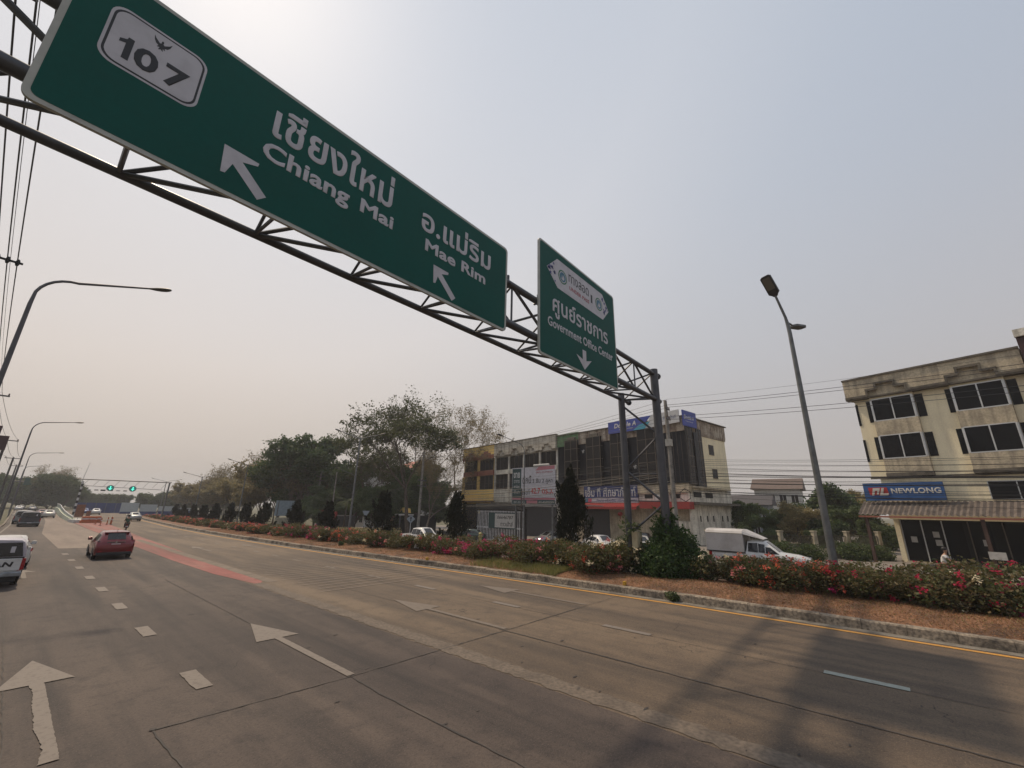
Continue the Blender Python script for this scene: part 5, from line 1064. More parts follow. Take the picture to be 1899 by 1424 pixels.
# lane signal gantry
LG = empty('lane_signal_gantry', (7.7, 104, 0), 'distant slim gantry with a black and white striped mast and two green arrow signals', 'gantry')
for k in range(14): MB().tube([(0, 0, k*.46), (0, 0, k*.46+.46)], .14, 10).build('mast_band', plate_m if k % 2 else black, LG)
for k in range(7): MB().box(k*.95-.2, k*.95+.3, -.1, .1, 4.95, 5.12).build('striped_bar', plate_m if k % 2 else dgalv, LG)
MB().tube([(-.2, 0, 5.75), (11.0, 0, 5.45)], .07, 8).build('lower_beam', plate_m, LG); MB().tube([(-1.2, 0, 6.75), (12.2, 0, 6.85)], .075, 8).build('upper_beam', black, LG); MB().tube([(11.9, 0, -1), (11.9, 0, 6.9)], .13, 10).build('mast', galv, LG)
for k in range(9): MB().tube([(k*1.35, 0, 5.7), (k*1.35+.7, 0, 6.8)], .025, 5).build('tie', galv, LG)
sg_ = mat('signal_green', (.10, .85, .62), .5, emis=1.0); sgd = mat('signal_dark_green', (.01, .10, .085), .5, emis=.6)
for x in (3.65, 6.7):
    s_ = MB().prism(circ(x, 5.45, .50, 24), lambda a, c, t: Vector((a, t, c)), -.25, .0).build('signal_head', black, LG)
    MB().prism(circ(x, 5.45, .44, 24), lambda a, c, t: Vector((a, t, c)), -.26, -.251).build('signal_lens', sgd, s_)
    MB().prism([(x-.08, 5.78), (x+.08, 5.78), (x+.08, 5.35), (x+.30, 5.48), (x, 5.10), (x-.30, 5.48), (x-.08, 5.35)], lambda a, c, t: Vector((a, t, c)), -.275, -.262).build('signal_arrow', sg_, s_)
MB().box(2.5, 3.1, -.15, .1, 4.9, 5.15).build('camera_box', black, LG)
# hoardings
HB = empty('hoarding', (12.2, 168, 0), 'blue sheet hoarding across the road works in the distance', 'hoarding'); MB().box(0, 11, 0, .2, -.5, 2.7).build('panel', mat('hoarding_blue', (.030, .055, .17), .7, n1=.4, s1=.5), HB)
for k in range(6): MB().box(k*2.1, k*2.1+.1, -.06, -.002, -.5, 2.7).build('post', galv, HB)
HW = empty('bridge_barrier', (20.5, 158, 0), 'long white and blue barrier beside the reddish flowers in the distance', 'barrier')
for k in range(4): MB().box(k*4.1, k*4.1+3.7, 0, .3, -.6, 2.9-k*.4).build('white_panel', mat('barrier_white', (.42, .46, .47), .6, n1=.2), HW); MB().box(k*4.1, k*4.1+3.7, -.1, -.003, -.6, .5+.1*k).build('blue_band', mat('hoarding_blue', (.030, .055, .17), .7), HW)
# far overhead sign at left
FG = empty('distant_gantry', (-1, 235, 0), 'hazy green overhead sign over the far left lanes', 'gantry'); MB().box(3.3, 8.5, 0, .2, 8.2, 10.8).build('sign_panel', signgreen, FG); MB().tube([(0, .4, 9.5), (14, .4, 9.5)], .2, 8).build('beam', dgalv, FG); MB().tube([(0, .4, -1), (0, .4, 10)], .2, 8).build('post', dgalv, FG); MB().tube([(14, .4, -1), (14, .4, 10)], .2, 8).build('post', dgalv, FG)
tw = empty('radio_mast', (62, 900, -3), 'thin hazy radio mast rising above the distant trees', 'mast'); MB().tube([(0, 0, 0), (6, 0, 62)], [.8, .3], 6).build('lattice', dgalv, tw)
mk = empty('marker_post', (17.9, 47.0, .25), 'thin wooden marker post at the edge of the soil before the far bushes', 'post'); MB().tube([(0, 0, -.3), (.03, 0, 1.25)], .045, 8).build('stake', mat('stake_wood', (.18, .13, .09), .9, n1=.5), mk)
hy = empty('fire_hydrant', (36.2, 35.5, gz(36, 35)+.05), 'yellow fire hydrant in front of the barred grille', 'fire hydrant')
ym = mat('hydrant_yellow', (.36, .30, .12), .6, n1=.4)
smooth_angle(MB().tube([(0, 0, 0), (0, 0, .1), (0, 0, .12), (0, 0, 1.0), (0, 0, 1.05), (0, 0, 1.12), (0, 0, 1.3)], [.24, .24, .17, .17, .22, .22, .05], 14).build('barrel', ym, hy), 30); MB().tube([(-.3, 0, .8), (.3, 0, .8)], .09, 10).build('outlet', ym, hy)

# ------------------------------------------------------------------ vegetation
def leafm(name, c, c2, tr=.35, rough=.6): return mat(name, c, rough, rnd=.5, col2=c2, n1=.35, s1=.6, dark=tuple(q*.55 for q in c2), trans=tr, spec=.25)
bark = mat('bark', (.13, .10, .08), .95, n1=.6, s1=4, n2=.4, s2=20); barkp = mat('pale_bark', (.21, .175, .14), .95, n1=.6, s1=4, n2=.4, s2=20)
LF = dict(
 sparse=leafm('leaf_olive', (.11, .12, .05), (.055, .07, .028)), dry=leafm('leaf_dry', (.24, .19, .095), (.14, .12, .06)),
 dark=leafm('leaf_dark_green', (.045, .085, .034), (.10, .14, .05)), mid=leafm('leaf_mid_green', (.095, .125, .045), (.055, .085, .032)),
 brown=leafm('leaf_brown_green', (.34, .27, .13), (.19, .175, .085)), hedge=leafm('leaf_hedge', (.062, .092, .028), (.15, .105, .048)), conifer=leafm('leaf_conifer', (.010, .015, .009), (.022, .024, .012), .1, .8),
 ivy=leafm('leaf_ivy', (.026, .058, .016), (.06, .105, .028)), grass=leafm('leaf_grass', (.30, .26, .10), (.14, .17, .05)), straw=leafm('leaf_straw', (.42, .23, .11), (.15, .075, .04), .2), yellowg=leafm('leaf_yellow_green', (.12, .125, .03), (.06, .085, .02)))
FLW = dict(magenta=leafm('petal_magenta', (.66, .05, .24), (.50, .03, .12), .4), red=leafm('petal_red', (.62, .07, .05), (.66, .16, .10), .4), orange=leafm('petal_orange', (.72, .20, .09), (.62, .11, .07), .4),
           cream=leafm('petal_cream', (.80, .72, .50), (.70, .62, .45), .4), pink=leafm('petal_pink', (.70, .30, .28), (.62, .14, .18), .4), crimson=leafm('petal_crimson', (.58, .03, .09), (.42, .02, .07), .4))
def quads(cen, size, rgn, up=.35, asp=.62, upv=None):
    """one small folded leaf (two triangles sharing an edge) per centre"""
    n = len(cen); d = rgn.normal(size=(n, 3)); 
    if upv is not None: d = d*up+upv
    else: d[:, 2] *= .8
    d /= np.linalg.norm(d, axis=1)[:, None]+1e-9
    e = rgn.normal(size=(n, 3)); e -= (e*d).sum(1)[:, None]*d; e /= np.linalg.norm(e, axis=1)[:, None]+1e-9
    s = (size*rgn.uniform(.6, 1.35, n))[:, None]
    v = np.stack([cen-d*s, cen+e*s*asp, cen+d*s, cen-e*s*asp], 1).reshape(-1, 3)
    return v
def mesh_quads(name, v, m, parent=None):
    n = len(v)//4; me = bpy.data.meshes.new(name); me.vertices.add(len(v)); me.vertices.foreach_set('co', v.astype(np.float32).ravel())
    me.loops.add(len(v)); me.loops.foreach_set('vertex_index', np.arange(len(v), dtype=np.int32)); me.polygons.add(n)
    me.polygons.foreach_set('loop_start', np.arange(0, len(v), 4, dtype=np.int32)); me.update(calc_edges=True); me.validate()
    me.materials.append(m); o = bpy.data.objects.new(name, me); COL.objects.link(o); o.parent = parent; return o
def grow(seed, H, trunk_h, spread, levels=4, r=.28, nb=(3, 5), up=.5, lean=.0, droop=0.):
    rg = random.Random(seed); mb = MB(); tips = []; mids = []
    def rec(p, d, L_, rad, lv):
        n = 4; pts = [p]; q = p.copy(); dd = d.copy()
        for i in range(n):
            dd = (dd+Vector((rg.gauss(0, .13), rg.gauss(0, .13), rg.gauss(0, .09)-droop*lv*.1))).normalized(); q = q+dd*L_/n; pts.append(q.copy())
        mb.tube(pts, [rad*(1-.5*i/n) for i in range(n+1)], 7 if lv < 2 else 4, False)
        if lv >= levels-1: tips.append(q.copy()); mids.append(pts[2].copy())
        if lv == levels: return
        k = rg.randint(*nb)
        for i in range(k):
            a = 2*math.pi*(i+rg.random()*.7)/k; t = rg.uniform(.35, 1.0) if lv else rg.uniform(.62, 1.0)
            b = pts[min(n, int(t*n+.5))]; side = Vector((math.cos(a), math.sin(a), 0)); side = (side-dd*side.dot(dd)).normalized()
            nd = (dd*rg.uniform(.5, .9)+side*rg.uniform(.5, .95)*spread+Vector((0, 0, up*rg.uniform(.2, .8)))).normalized()
            rec(b, nd, L_*rg.uniform(.55, .78) if lv else (H-trunk_h)*rg.uniform(.36, .5), rad*.5*rg.uniform(.8, 1.1), lv+1)
    rec(Vector((0, 0, -.5)), Vector((lean, 0, 1)).normalized(), trunk_h+.5, r, 0)
    return mb, np.array([t[:] for t in tips]), np.array([t[:] for t in mids])
def tree(name, label, loc, seed, H, trunk_h, spread=.8, levels=4, per=26, clus=.45, ls=.13, leaf='mid', bk=bark, r=.28, group=None, up=.5, droop=0., keep=1., scale=1., rz=0., nb=(3, 5)):
    T_ = empty(name, loc, label, 'tree', group, rz); mb, tips, mids = grow(seed, H, trunk_h, spread, levels, r, nb, up, 0, droop)
    h = max(tips[:, 2]); k = H/h; T_.scale = (k*scale, k*scale, k*scale)
    smooth_angle(mb.build('trunk', bk, T_), 60); g = np.random.default_rng(seed)
    P = np.concatenate([tips, mids]); P = P[g.random(len(P)) < keep]
    c = np.repeat(P, per, 0); c = c+g.normal(size=c.shape)*clus*np.array([1, 1, .7])
    mesh_quads('crown', quads(c, ls, g), LF[leaf], T_); return T_
def dup(o, label, loc, s=1., rz=0., group=None):
    c = copy_tree(o); c.location = loc; c.scale = tuple(q*s for q in o.scale); c.rotation_euler = (0, 0, rz); return relabel(c, label, group)
T1 = tree('sparse_tree', 'tallest thinly leaved tree, branching above the thick utility pole', (43.0, 58.5, -1.2), 11, 26.0, 10.0, .85, 6, 2, .13, .17, 'sparse', bark, .36, 'leafless and thinly leaved trees', .55)
T2 = tree('bare_tree', 'nearly leafless pale tree rising above the yellow shophouse', (58.5, 66.5, -1.5), 23, 27.0, 7.0, .75, 6, 3, .17, .12, 'dry', barkp, .42, 'leafless and thinly leaved trees', .85, nb=(3, 4))
dup(T1, 'thinly leaved tree left of the tallest one, behind the double arm lamp', (41, 73, -1.5), .78, 2.1)
dup(T1, 'smaller thinly leaved tree above the red roof', (48, 76, -1.5), .72, 4.0)
dup(T2, 'pale leafless tree between the tallest tree and the one above the yellow shophouse', (51, 66, -1.5), .90, 2.4)
dup(T2, 'low leafless tree leaning over the end of the yellow shophouse', (44.5, 56, -1.1), .50, 1.2)
T3 = tree('round_tree', 'dense dark green round tree standing alone behind the pale blue billboard', (38.5, 89, -1.8), 31, 19.0, 5.0, .85, 5, 20, .34, .24, 'dark', bark, .4, 'dense dark trees', .35)
g_u = 'dense dark trees'
for i, (x, y, s, l) in enumerate(((55.5, 74, .72, 'dense dark tree at the left end of the yellow shophouse'), (52, 69, .62, 'dense dark tree behind the tallest thinly leaved tree'), (47, 66, .46, 'dark understorey tree behind the thick utility pole'), (44, 70, .42, 'dark understorey tree left of the thick utility pole'), (40.5, 66, .42, 'dark understorey tree behind the triangular sign'), (43.5, 76, .34, 'dark understorey tree right of the pale building'), (46, 82, .52, 'dark understorey tree before the pale building'), (38.8, 79, .44, 'dark low tree beside the red kiosk'), (49.5, 65, .50, 'dark low tree behind the small yellow gabled shop'))):
    dup(T3, l, (x, y, -1.5), s, i*1.3, g_u)
TB = tree('teak_tree', 'brown green tree with drying leaves left of the round tree', (37.5, 97, -2), 41, 15, 3.6, .55, 5, 11, .34, .24, 'brown', bark, .25, 'brown green roadside trees beyond the median', .8)
rg = random.Random(77)
lbls = ['brown green drying tree behind the second double arm lamp', 'drying tree next left along the far row', 'drying tree in the middle of the far row', 'taller drying tree in the far row', 'drying tree of the far row beside the bus', 'drying tree at the left end of the far row', 'hazy drying tree behind the far row']
k = 0
for (x, y, s) in ((40.5, 104, 1.0), (36.5, 110, .85), (42, 118, 1.1), (38, 126, .9), (44, 134, 1.05), (39, 142, .95), (45, 150, 1.1), (40, 160, .9), (46, 170, 1.0), (42, 180, 1.0), (52, 124, 1.25), (54, 142, 1.25), (52, 108, 1.15), (48, 95, .95), (56, 160, 1.1), (50, 190, 1.1), (44, 205, .9)):
    dup(TB, 'brown green drying tree in the long row beyond the median, left of the round tree', (x, y, -2.2), s*.82, rg.random()*6, 'brown green roadside trees beyond the median')
TS = tree('bare_tree', 'thin bare tree standing out above the brown green row', (42, 108, -2), 52, 18.5, 6, .8, 5, 3, .3, .16, 'dry', barkp, .22, 'leafless and thinly leaved trees', .5)
dup(TS, 'small bare tree above the left end of the brown green row', (44, 158, -2), .95, 2); dup(TS, 'slim bare tree just left of the round tree', (38, 93, -1.8), .86, 4)
BT = dup(TS, 'wide bare tree in the haze right of the left lamps', (11, 230, 0), .86, 1.0)
TM = tree('distant_tree', 'hazy broad tree in the dark mass across the end of the road', (14, 225, -1), 61, 13, 2.6, .8, 5, 16, .5, .30, 'mid', bark, .35, 'hazy trees across the end of the road', .3)
for i in range(30):
    x = -26+i*3.4+rg.uniform(-1, 1); y = 215+rg.uniform(0, 60)+(15 if 20 < x < 40 else 0); s = rg.uniform(.75, 1.05)*(1.0 if x < 14 else .78)
    if abs(x-2.5) < 3.5 and y < 225: y = 240
    dup(TM, 'hazy broad tree in the dark mass across the end of the road', (x, y, -1.5), s, rg.random()*6, 'hazy trees across the end of the road')
for i, (x, y, s, l) in enumerate(((-6.2, 92, .32, 'leafy tree under the maroon signboards at the left edge'), (-6.4, 112, .38, 'leafy tree beside the second left utility pole'), (-6.0, 132, .42, 'leafy tree by the third left utility pole'), (-6.0, 150, .48, 'hazy leafy tree behind the third left lamp'), (-6, 172, .58, 'hazy leafy tree at the far left kerb'), (-7.5, 80, .30, 'low leafy tree at the very left edge beside the kerb'), (-10, 190, .75, 'hazy taller leafy tree at the far left'))):
    dup(TM, l, (x, y, -.2), s, i*1.7, 'trees along the left kerb')
# trees between the two buildings
TG = tree('leafy_tree', 'mid green tree behind the fence just right of the corner shophouse', (62, 14.0, -.6), 71, 6.0, 1.3, .75, 5, 12, .20, .135, 'mid', bark, .18, 'green trees between the buildings', .35)
for i, (x, y, s, l, lf) in enumerate(((68, 13.5, .72, 'mid green tree second from the corner shophouse', 'dark'), (60, 10.5, .68, 'green tree behind the cargo box of the pickup', 'mid'), (68, 9.5, .95, 'taller green tree in the middle of the gap between the buildings', 'mid'), (60, 7.0, .95, 'brownish green tree left of the tall right lamp', 'brown'), (66, 4.0, 1.35, 'dark rounded tree directly behind the tall right lamp', 'dark'), (58, 2.0, .95, 'green tree right of the tall right lamp', 'mid'), (68, 1.0, 1.25, 'pale green tree behind the left end of the blue signboard', 'brown'), (53, .6, .62, 'low bush like tree beside the tiled awning', 'mid'), (52, 5.0, .5, 'low tree leaning over the railings', 'mid'), (51, 9.0, .42, 'low tree behind the first fence pillars', 'mid'), (74, 15, 1.0, 'dark tree below the roof of the blue grey house', 'dark'))):
    t = dup(TG, l, (x, y, -.6), s*.92, i*1.9, 'green trees between the buildings')
    for ch in t.children:
        if ch.name.startswith('crown') and lf != 'mid': ch.data = ch.data.copy(); ch.data.materials[0] = LF[lf]
# palms
def palm(loc, H, seed, label):
    P_ = empty('palm_tree', loc, label, 'palm tree', 'palms in the dark understorey'); rg = random.Random(seed)
    smooth_angle(MB().tube([(0, 0, -.5), (.1, 0, H*.5), (.25, .05, H)], [.18, .13, .10], 8).build('trunk', bark, P_))
    vs = []; g = np.random.default_rng(seed)
    for k in range(15):
        a = 2*math.pi*k/15+rg.random()*.3; e = rg.uniform(-.1, .9); L_ = rg.uniform(2.2, 3.0); p = Vector((.25, .05, H)); d = Vector((math.cos(a)*math.cos(e), math.sin(a)*math.cos(e), math.sin(e)))
        for i in range(16):
            d = (d+Vector((0, 0, -.085))).normalized(); p = p+d*L_/16; s = d.cross(Vector((0, 0, 1))).normalized(); w = .55*math.sin(math.pi*min(1, (i+1.5)/17.5))
            for q in (-1, 1): tip = p+s*q*w+d*.18+Vector((0, 0, -.22*w)); vs += [p[:], (p+d*.05)[:], tip[:], (tip-d*.04)[:]]
    mesh_quads('fronds', np.array(vs), LF['mid'], P_); return P_
palm((36.3, 77.5, -1.6), 6.0, 1, 'small palm in front of the pale four storey building'); palm((38, 70, -1.5), 5.4, 2, 'small palm behind the lamp and left of the dark understorey')
# conifers on the median: flame shaped tufts
def conifer(seed, H, Wd, n=5200):
    g = np.random.default_rng(seed); rg = random.Random(seed); C = empty('conifer', (0, 0, 0), '.', 'conifer tree', 'dark conifers in a row along the median')
    smooth_angle(MB().tube([(0, 0, -.4), (0, 0, H*.45)], [.10, .05], 6).build('trunk', bark, C)); P = []; D = []
    for k in range(34):
        a = rg.random()*6.28; t = rg.random()**.8; z0 = .35+t*H*.62; rr = Wd*.5*(1-.86*t)*rg.uniform(.35, 1); L_ = H*rg.uniform(.20, .42)*(1-.15*t)
        if z0+L_ > H: L_ = H-z0
        out = Vector((math.cos(a), math.sin(a), 0)); base = out*rr*.55+Vector((0, 0, z0)); tip = out*rr*rg.uniform(.9, 1.3)+Vector((-.10*t*H*.3, 0, 0))+Vector((0, 0, z0+L_)); m = n//34
        s = g.random(m)**.8; c = np.outer(1-s, base)+np.outer(s, tip); c += g.normal(size=c.shape)*(Wd*.075*(1-s)**.8+.018)[:, None]; P.append(c); D.append(np.repeat(np.array([(tip-base).normalized()[:]]), m, 0))
    c = np.concatenate(P); d = np.concatenate(D)
    mesh_quads('foliage', quads(c, .11, g, .35, .30, d), LF['conifer'], C); core = []
    return C
CA = conifer(1, 5.9, 3.4, 10000); CB = conifer(2, 4.4, 3.2, 7500); CC = conifer(3, 3.3, 2.9, 5500)
cl = ['tallest dark conifer on the median, in front of the shops', 'dark conifer in front of the yellow shophouse', 'dark conifer right of the double arm lamp', 'dark conifer beside the red kiosk', 'dark conifer right of the pale blue billboard', 'dark conifer left of the pale blue billboard', 'dark conifer seventh along the median, near the second double arm lamp', 'dark conifer eighth along the median', 'dark conifer ninth along the median', 'dark conifer tenth along the median', 'dark conifer eleventh along the median beside the coach', 'small hazy conifer next to last along the median', 'small hazy conifer at the far end of the median row']
cp_ = [(22, 14.1, .1, 1.0, 'A'), (21.5, 23.8, .1, .98, 'B'), (21.0, 32.2, .15, 1.0, 'B'), (20.5, 40.8, .1, 1.05, 'C'), (20.3, 47.6, .1, 1.08, 'C'), (20.0, 55, .0, 1.02, 'C'), (20, 61.3, 0, 1.0, 'C'), (20, 67.2, 0, 1.0, 'C'), (20.2, 74.3, 0, .95, 'C'), (20.4, 81, -.1, .9, 'C'), (20.9, 89, -.1, .92, 'C'), (21.5, 98, -.1, .9, 'C'), (22.2, 107, -.1, .9, 'C')]
used = set()
for i, (x, y, z, s, k) in enumerate(cp_):
    o = {'A': CA, 'B': CB, 'C': CC}[k]
    if k in used: o = copy_tree(o)
    used.add(k); o.location = (x, y, z); o.scale = (s, s, s); o.rotation_euler = (0, 0, i*2.3); relabel(o, cl[i])
# bougainvillea
def bush(seed, w, h, fl, n=5200, nf=900, leaf='hedge', ls=.062, name='bougainvillea_bush', blobs=7):
    g = np.random.default_rng(seed); rg = random.Random(seed); B_ = empty(name, (0, 0, 0), '.', 'bush')
    cs = [(rg.uniform(-.5, .5)*w*.8, rg.uniform(-.5, .5)*w*.8, h*rg.uniform(.30, .64), rg.uniform(.18, .40)*w) for _ in range(blobs)]
    st = MB()
    for c in cs: st.tube([(0, 0, -.2), (c[0]*.5, c[1]*.5, c[2]*.5), c[:3]], [.03, .02, .008], 4, False)
    for _ in range(10):
        a = rg.random()*6.28; st.tube([(math.cos(a)*w*.2, math.sin(a)*w*.2, h*.4), (math.cos(a)*w*.42, math.sin(a)*w*.42, h*rg.uniform(.7, 1.1))], [.012, .004], 3, False)
    st.build('stems', bark, B_)
    def pts(n, shell):
        k = g.integers(0, len(cs), n); C = np.array(cs)[k]; d = g.normal(size=(n, 3)); d /= np.linalg.norm(d, axis=1)[:, None]
        rad = C[:, 3]*(shell+(1-shell)*g.random(n))*g.uniform(.82, 1.14, n); p = C[:, :3]+d*rad[:, None]*np.array([1, 1, .8*h/max(w, .1)+.25]); p[:, 2] = np.clip(p[:, 2], .02, None)*1.0; return p, d
    p, d = pts(n, .72); p2, _ = pts(n//4, .2)
    mesh_quads('foliage', quads(np.concatenate([p, p2]), ls, g), LF[leaf], B_)
    if nf:
        for f, share in fl:
            m = max(3, int(nf*share/27)); q, d = pts(m*5, .98); keep = (q[:, 2] > h*.12); q = (q+d*.05)[keep][:m]
            c = np.repeat(q, 20, 0); c = c+g.normal(size=c.shape)*.072
            mesh_quads('flowers', quads(c, .040, g, asp=.9), FLW[f], B_)
    return B_
kinds = {
 'magenta': bush(101, 2.5, 1.35, [('magenta', .75), ('crimson', .25)], nf=1700), 'mixed': bush(102, 2.7, 1.5, [('red', .35), ('cream', .2), ('pink', .3)], nf=1300),
 'orange': bush(103, 2.7, 1.45, [('orange', .55), ('red', .35), ('pink', .1)], nf=1900), 'cream': bush(104, 2.4, 1.55, [('cream', .85), ('pink', .15)], nf=1800),
 'crimson': bush(105, 2.9, 1.45, [('crimson', .55), ('magenta', .35), ('cream', .06)], nf=1300), 'dull': bush(106, 2.6, 1.3, [('red', .3), ('pink', .3)], nf=520, leaf='hedge'), 'yellow': bush(107, 2.6, 1.4, [('cream', .4), ('crimson', .5)], nf=1000),
 'rose': bush(108, 2.2, 1.1, [('red', .5), ('pink', .5)], n=1700, nf=1700, leaf='hedge', ls=.10), 'rosy': bush(109, 2.2, 1.1, [('orange', .6), ('cream', .2)], n=1700, nf=1200, leaf='hedge', ls=.10), 'green': bush(110, 2.2, 1.05, [('cream', .4), ('red', .2)], n=1700, nf=260, leaf='hedge', ls=.10)}
usedk = set()
def put(kind, x, y, s, label, group='bougainvillea bushes along the median', sz=None):
    o = kinds[kind]
    if kind in usedk: o = copy_tree(o)
    usedk.add(kind); o.location = (x, y, medz(x, y)-.08); o.scale = (s, s, sz or s*(.84 if y < 8 else .92)); o.rotation_euler = (0, 0, (x*7+y*3) % 6.28); relabel(o, label, group)
N_ = [('crimson', 21.2, -5.8, 1.05, 'crimson bougainvillea bush at the right edge below the maroon building'), ('yellow', 20.9, -4.2, 1.1, 'bougainvillea bush with yellow cream tips at the right edge'), ('crimson', 20.9, -2.6, 1.15, 'crimson dotted bougainvillea bush below the notice board'), ('yellow', 20.9, -1.2, 1.05, 'bougainvillea bush in front of the person in the white shirt'),
      ('crimson', 20.8, .3, .92, 'low crimson and green bougainvillea bush below the blue signboard'), ('dull', 20.8, 1.3, .80, 'sparse greenish bougainvillea bush right at the foot of the tall lamp'), ('orange', 20.7, 2.6, .98, 'orange red bougainvillea bush left of the tall lamp'), ('orange', 20.7, 3.9, 1.0, 'orange bougainvillea bush below the pickup bonnet'), ('mixed', 20.7, 5.1, .95, 'pink and orange bougainvillea bush below the cargo box'), ('cream', 20.5, 6.1, .95, 'cream flowered bougainvillea bush right of the ivy mound'),
      ('cream', 19.9, 9.6, 1.15, 'tall cream flowered bougainvillea bush around the farther gantry post'), ('mixed', 19.6, 11.0, 1.1, 'cream and crimson bougainvillea bush left of the gantry posts'), ('mixed', 19.5, 12.6, 1.05, 'dark bougainvillea bush with sparse flowers below the tallest conifer'), ('dull', 19.5, 14.3, 1.0, 'brownish bougainvillea bush with few flowers left of the tallest conifer'), ('magenta', 19.5, 16.2, 1.05, 'magenta bougainvillea bush in front of the open carport'), ('magenta', 19.0, 17.9, .85, 'low magenta bougainvillea bush tumbling towards the kerb'), ('dull', 19.6, 19.3, .85, 'dull green bush below the barred grille'),
      ('magenta', 19.6, 21.4, .92, 'magenta bougainvillea bush in front of the second conifer'), ('yellow', 19.6, 23.6, .95, 'reddish bougainvillea bush left of the second conifer'), ('dull', 19.4, 26.0, .95, 'brown bougainvillea bush with the litter below the white pickup'), ('mixed', 19.2, 28.5, .95, 'orange and cream bougainvillea bush left of the white pickup'), ('dull', 19.1, 31, .95, 'dull bougainvillea bush below the diamond sign'), ('orange', 18.9, 33.6, .9, 'orange bougainvillea bush right of the third conifer'), ('mixed', 18.7, 36.2, .9, 'mixed bougainvillea bush left of the third conifer'), ('magenta', 18.6, 39, .9, 'pink red bougainvillea bush below the red kiosk'), ('crimson', 18.5, 41.8, .9, 'crimson bougainvillea bush left of the kiosk')]
for a in N_: put(*a)
rg = random.Random(9); seq = ['rose', 'green', 'rosy', 'rose', 'rose', 'green', 'rosy', 'dull']
y = 44.2; i = 0
while y < 150:
    put(seq[i % 8] if i % 8 != 7 else 'rosy', kr(y)+3.0+rg.uniform(-.3, .3), y, rg.uniform(.82, 1.02), {'rose': 'dusty red bougainvillea mound in the long row before the far conifers', 'green': 'greenish bougainvillea mound in the long row before the far conifers', 'rosy': 'orange pink bougainvillea mound in the long row before the far conifers'}[seq[i % 8] if i % 8 != 7 else 'rosy'], 'far bougainvillea mounds along the median'); y += 2.1+y*.008; i += 1
# second row behind, greener, fills between main plants
for i, y in enumerate((-4.5, -1.8, 1.8, 4.6, 10.2, 13.5, 17.4, 20.5, 24.5, 28, 32, 36, 40)):
    put('dull' if i % 3 else 'green', 22.2-(.05*y), y, .74, 'green hedge bush standing behind the flowering row', 'green hedge bushes behind the flowering row')
# ivy mound on the gantry post
g = np.random.default_rng(5); IV = empty('ivy_mound', (20.6, 7.8, .4), 'dark green creeper heaped around the foot of the nearer gantry post', 'creeper')
cs = [(0, 0, .55, 1.35), (.1, -.2, 1.25, 1.0), (0, .1, 1.9, .62), (.05, .0, 2.5, .36), (-.1, .9, .4, .95), (-.1, -.95, .40, .95), (-.6, 0, .45, 1.0)]; P = []
for c in cs:
    n = int(4200*c[3]**2); d = g.normal(size=(n, 3)); d /= np.linalg.norm(d, axis=1)[:, None]; p = np.array(c[:3])+d*(c[3]*g.uniform(.62, 1.13, n))[:, None]*np.array([1, 1, .85]); P.append(p[p[:, 2] > -.3])
for k in range(26):
    a = g.random()*6.28; z = g.uniform(.5, 3.3); s = np.linspace(0, 1, 26)[:, None]; L_ = g.uniform(.4, 1.0)*(1.1-z*.22); e = np.array([math.cos(a)*L_, math.sin(a)*L_, g.uniform(.1, .6)]); P.append(np.array([0, 0, z])+s*e+g.normal(size=(26, 3))*.035+np.array([math.cos(a), math.sin(a), 0])*max(.1, 1.2-z*.4))
mesh_quads('foliage', quads(np.concatenate(P), .062, g), LF['ivy'], IV)
mb = MB(); rg = random.Random(2)
for k in range(14): a = rg.random()*6.28; mb.tube([(0, 0, 0), (.5*math.cos(a), .5*math.sin(a), .8), (.25*math.cos(a+1), .25*math.sin(a+1), 2.2)], [.02, .014, .005], 4, False)
mb.build('stems', bark, IV)
IW = empty('climbing_plant', (20.05, 9.5, .4), 'light green climber winding up the farther gantry post below the cabinet', 'creeper'); P = []
for k in range(60):
    a = g.random()*6.28; z = g.uniform(0, 2.2); s = np.linspace(0, 1, 20)[:, None]; e = np.array([math.cos(a)*.6, math.sin(a)*.6, g.uniform(-.1, .5)]); P.append(np.array([0, 0, z])+s*e+g.normal(size=(20, 3))*.06)
mesh_quads('foliage', quads(np.concatenate(P), .06, g), LF['mid'], IW)
# straw and dry grass over the median soil, left verge plants, hedge at the separator
def scatter(name, n, fx, m, ls, seed, up=1.0, asp=.10):
    g = np.random.default_rng(seed); xy = fx(g, n); z = np.array([medz(x, y) for x, y in xy]); c = np.column_stack([xy, z+.02]); u = np.array([0, 0, up])
    o = mesh_quads(name, quads(c, ls, g, .9, asp, u), m); tag(o, kind='stuff'); return o
def band(g, n, a=.35, b=4.2, y0=-7, y1=60):
    y = y0+(y1-y0)*g.random(n)**1.6; t = g.random(n); x = np.array([kr(v) for v in y])+a+(b-a)*t; return np.column_stack([x, y])
scatter('dry_grass', 90000, lambda g, n: band(g, n), LF['straw'], .045, 1, .25, .13)
scatter('grass', 3600, lambda g, n: band(g, n, .4, 2.0, 12.0, 17.5), LF['grass'], .22, 2, 2.2, .045)
scatter('grass', 5000, lambda g, n: band(g, n, .5, 3.0, -7, 45), LF['grass'], .07, 3, 1.2, .08)
wd = bush(130, .55, .35, [], 260, 0, 'mid', .05, 'weed', 3); wd['label'] = 'small green weed growing at the foot of the kerb near the third joint'; wd['category'] = 'weed'; wd.location = (16.98, 6.6, 0); wd2 = copy_tree(wd); wd2.location = (17.0, 31.5, .3); relabel(wd2, 'small dark green weed on the bare soil below the diamond sign')
sb = bush(131, 3.0, 1.9, [], 2600, 0, 'yellowg', .12, 'roadside_shrub'); relabel(sb, 'yellow green shrub on the left verge beside the kerb', 'shrubs on the left verge'); sb.location = (-3.0, 60, 0)
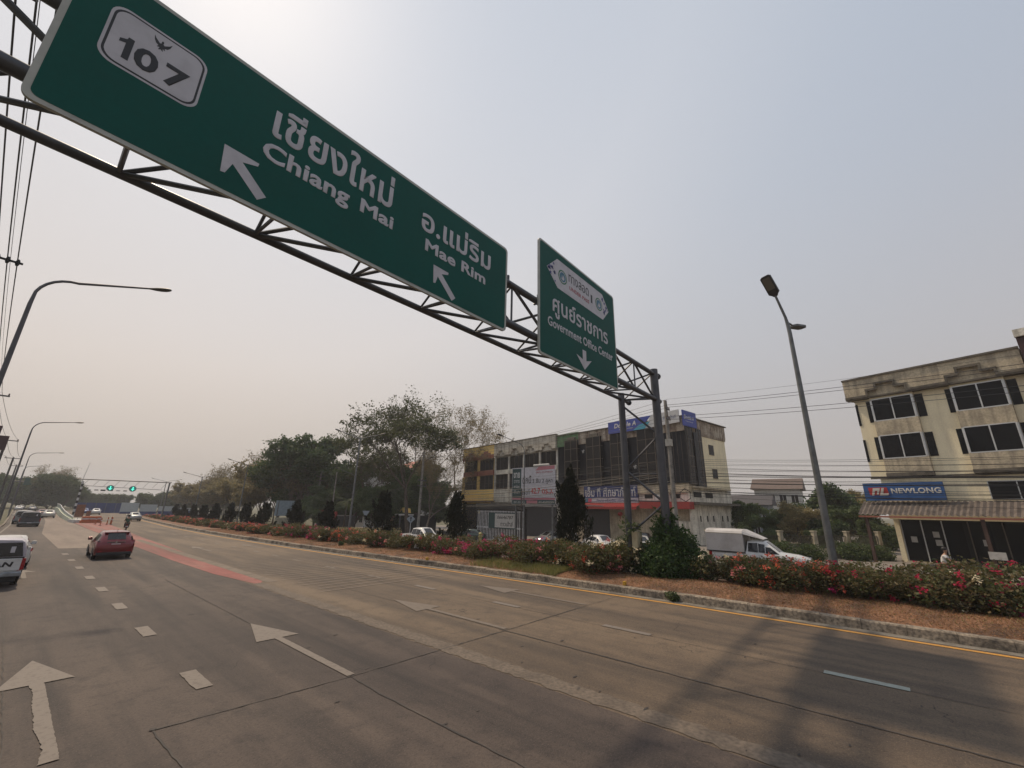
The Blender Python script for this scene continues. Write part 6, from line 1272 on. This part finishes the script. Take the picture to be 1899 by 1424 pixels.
for x, y, l in ((-3.2, 66, 'second yellow green shrub on the left verge'), (-2.8, 74, 'shrub on the left verge before the second lamp'), (-3.4, 54, 'shrub on the left verge at the very left edge'), (-2.6, 84, 'farthest shrub on the left verge')):
    q = copy_tree(sb); q.location = (x, y, 0); relabel(q, l)
hb = bush(132, 3.4, 1.3, [], 1500, 0, 'brown', .12, 'hedge_bush')
relabel(hb, 'low brown hedge clump on the separator beyond the far carriageway', 'low hedge clumps on the separator'); hb.location = (31.2, 47, -.8)
for k in range(22): q = copy_tree(hb); q.location = (31.2+(k % 3)*.3, 50+k*3.0, gz(31, 50+k*3)+.1); q.rotation_euler = (0, 0, k*1.1)
# shrubs at the fence and by the right building
fb = bush(133, 2.4, 1.5, [], 3200, 0, 'mid', .075, 'garden_shrub'); relabel(fb, 'green shrub in front of the fence left of the tall lamp', 'green shrubs at the fence'); fb.location = (38.5, 6.2, -.2)
for x, y, s, l in ((40.5, 4.6, .9, 'green shrub at the middle fence pillar'), (43.0, 2.2, 1.0, 'green shrub between the tall lamp and the cream building'), (44.3, .7, .9, 'green shrub against the cream building column'), (36.8, 8.4, .9, 'green shrub behind the cargo box pickup'), (40.0, 14.2, 1.1, 'green shrub at the foot of the utility pole'), (41.5, 16.5, .9, 'green shrub in front of the roller shutter')):
    q = copy_tree(fb); q.location = (x, y, -.25); q.scale = (s, s, s); relabel(q, l)
lt = empty('litter', (19.0, 24.7, .62), 'small white plastic scrap lying on the bushes below the white pickup', 'litter'); MB().prism([(-.22, -.1), (.15, -.16), (.24, .08), (-.1, .2)], lambda x, z, t: Vector((x, t, z)), 0, .02).build('sheet', plate_m, lt)
for x, y, l in ((17.35, 20.6, 'yellow reflector block on the kerb near the low grass'), (17.42, 8.6, 'small yellow reflector block on the kerb below the creeper')):
    rf = empty('kerb_reflector', (x-.7 if y > 15 else x, y, .25), l, 'reflector'); MB().box(-.07, .07, -.06, .06, 0, .16).build('block', mat('reflector_yellow', (.45, .25, .02), .5), rf, bevel=.015)
# ------------------------------------------------------------------ haze
hm = bpy.data.materials.new('haze'); hm.use_nodes = True; nt = hm.node_tree; nt.nodes.remove(nt.nodes['Principled BSDF'])
pv = nt.nodes.new('ShaderNodeVolumePrincipled'); pv.inputs['Color'].default_value = (.93, .95, 1, 1); pv.inputs['Density'].default_value = .00058; pv.inputs['Anisotropy'].default_value = .0
nt.links.new(pv.outputs[0], nt.nodes['Material Output'].inputs['Volume'])
tag(MB().box(-1000, 1300, -700, 1700, -6, 70).build('haze', hm), kind='stuff')
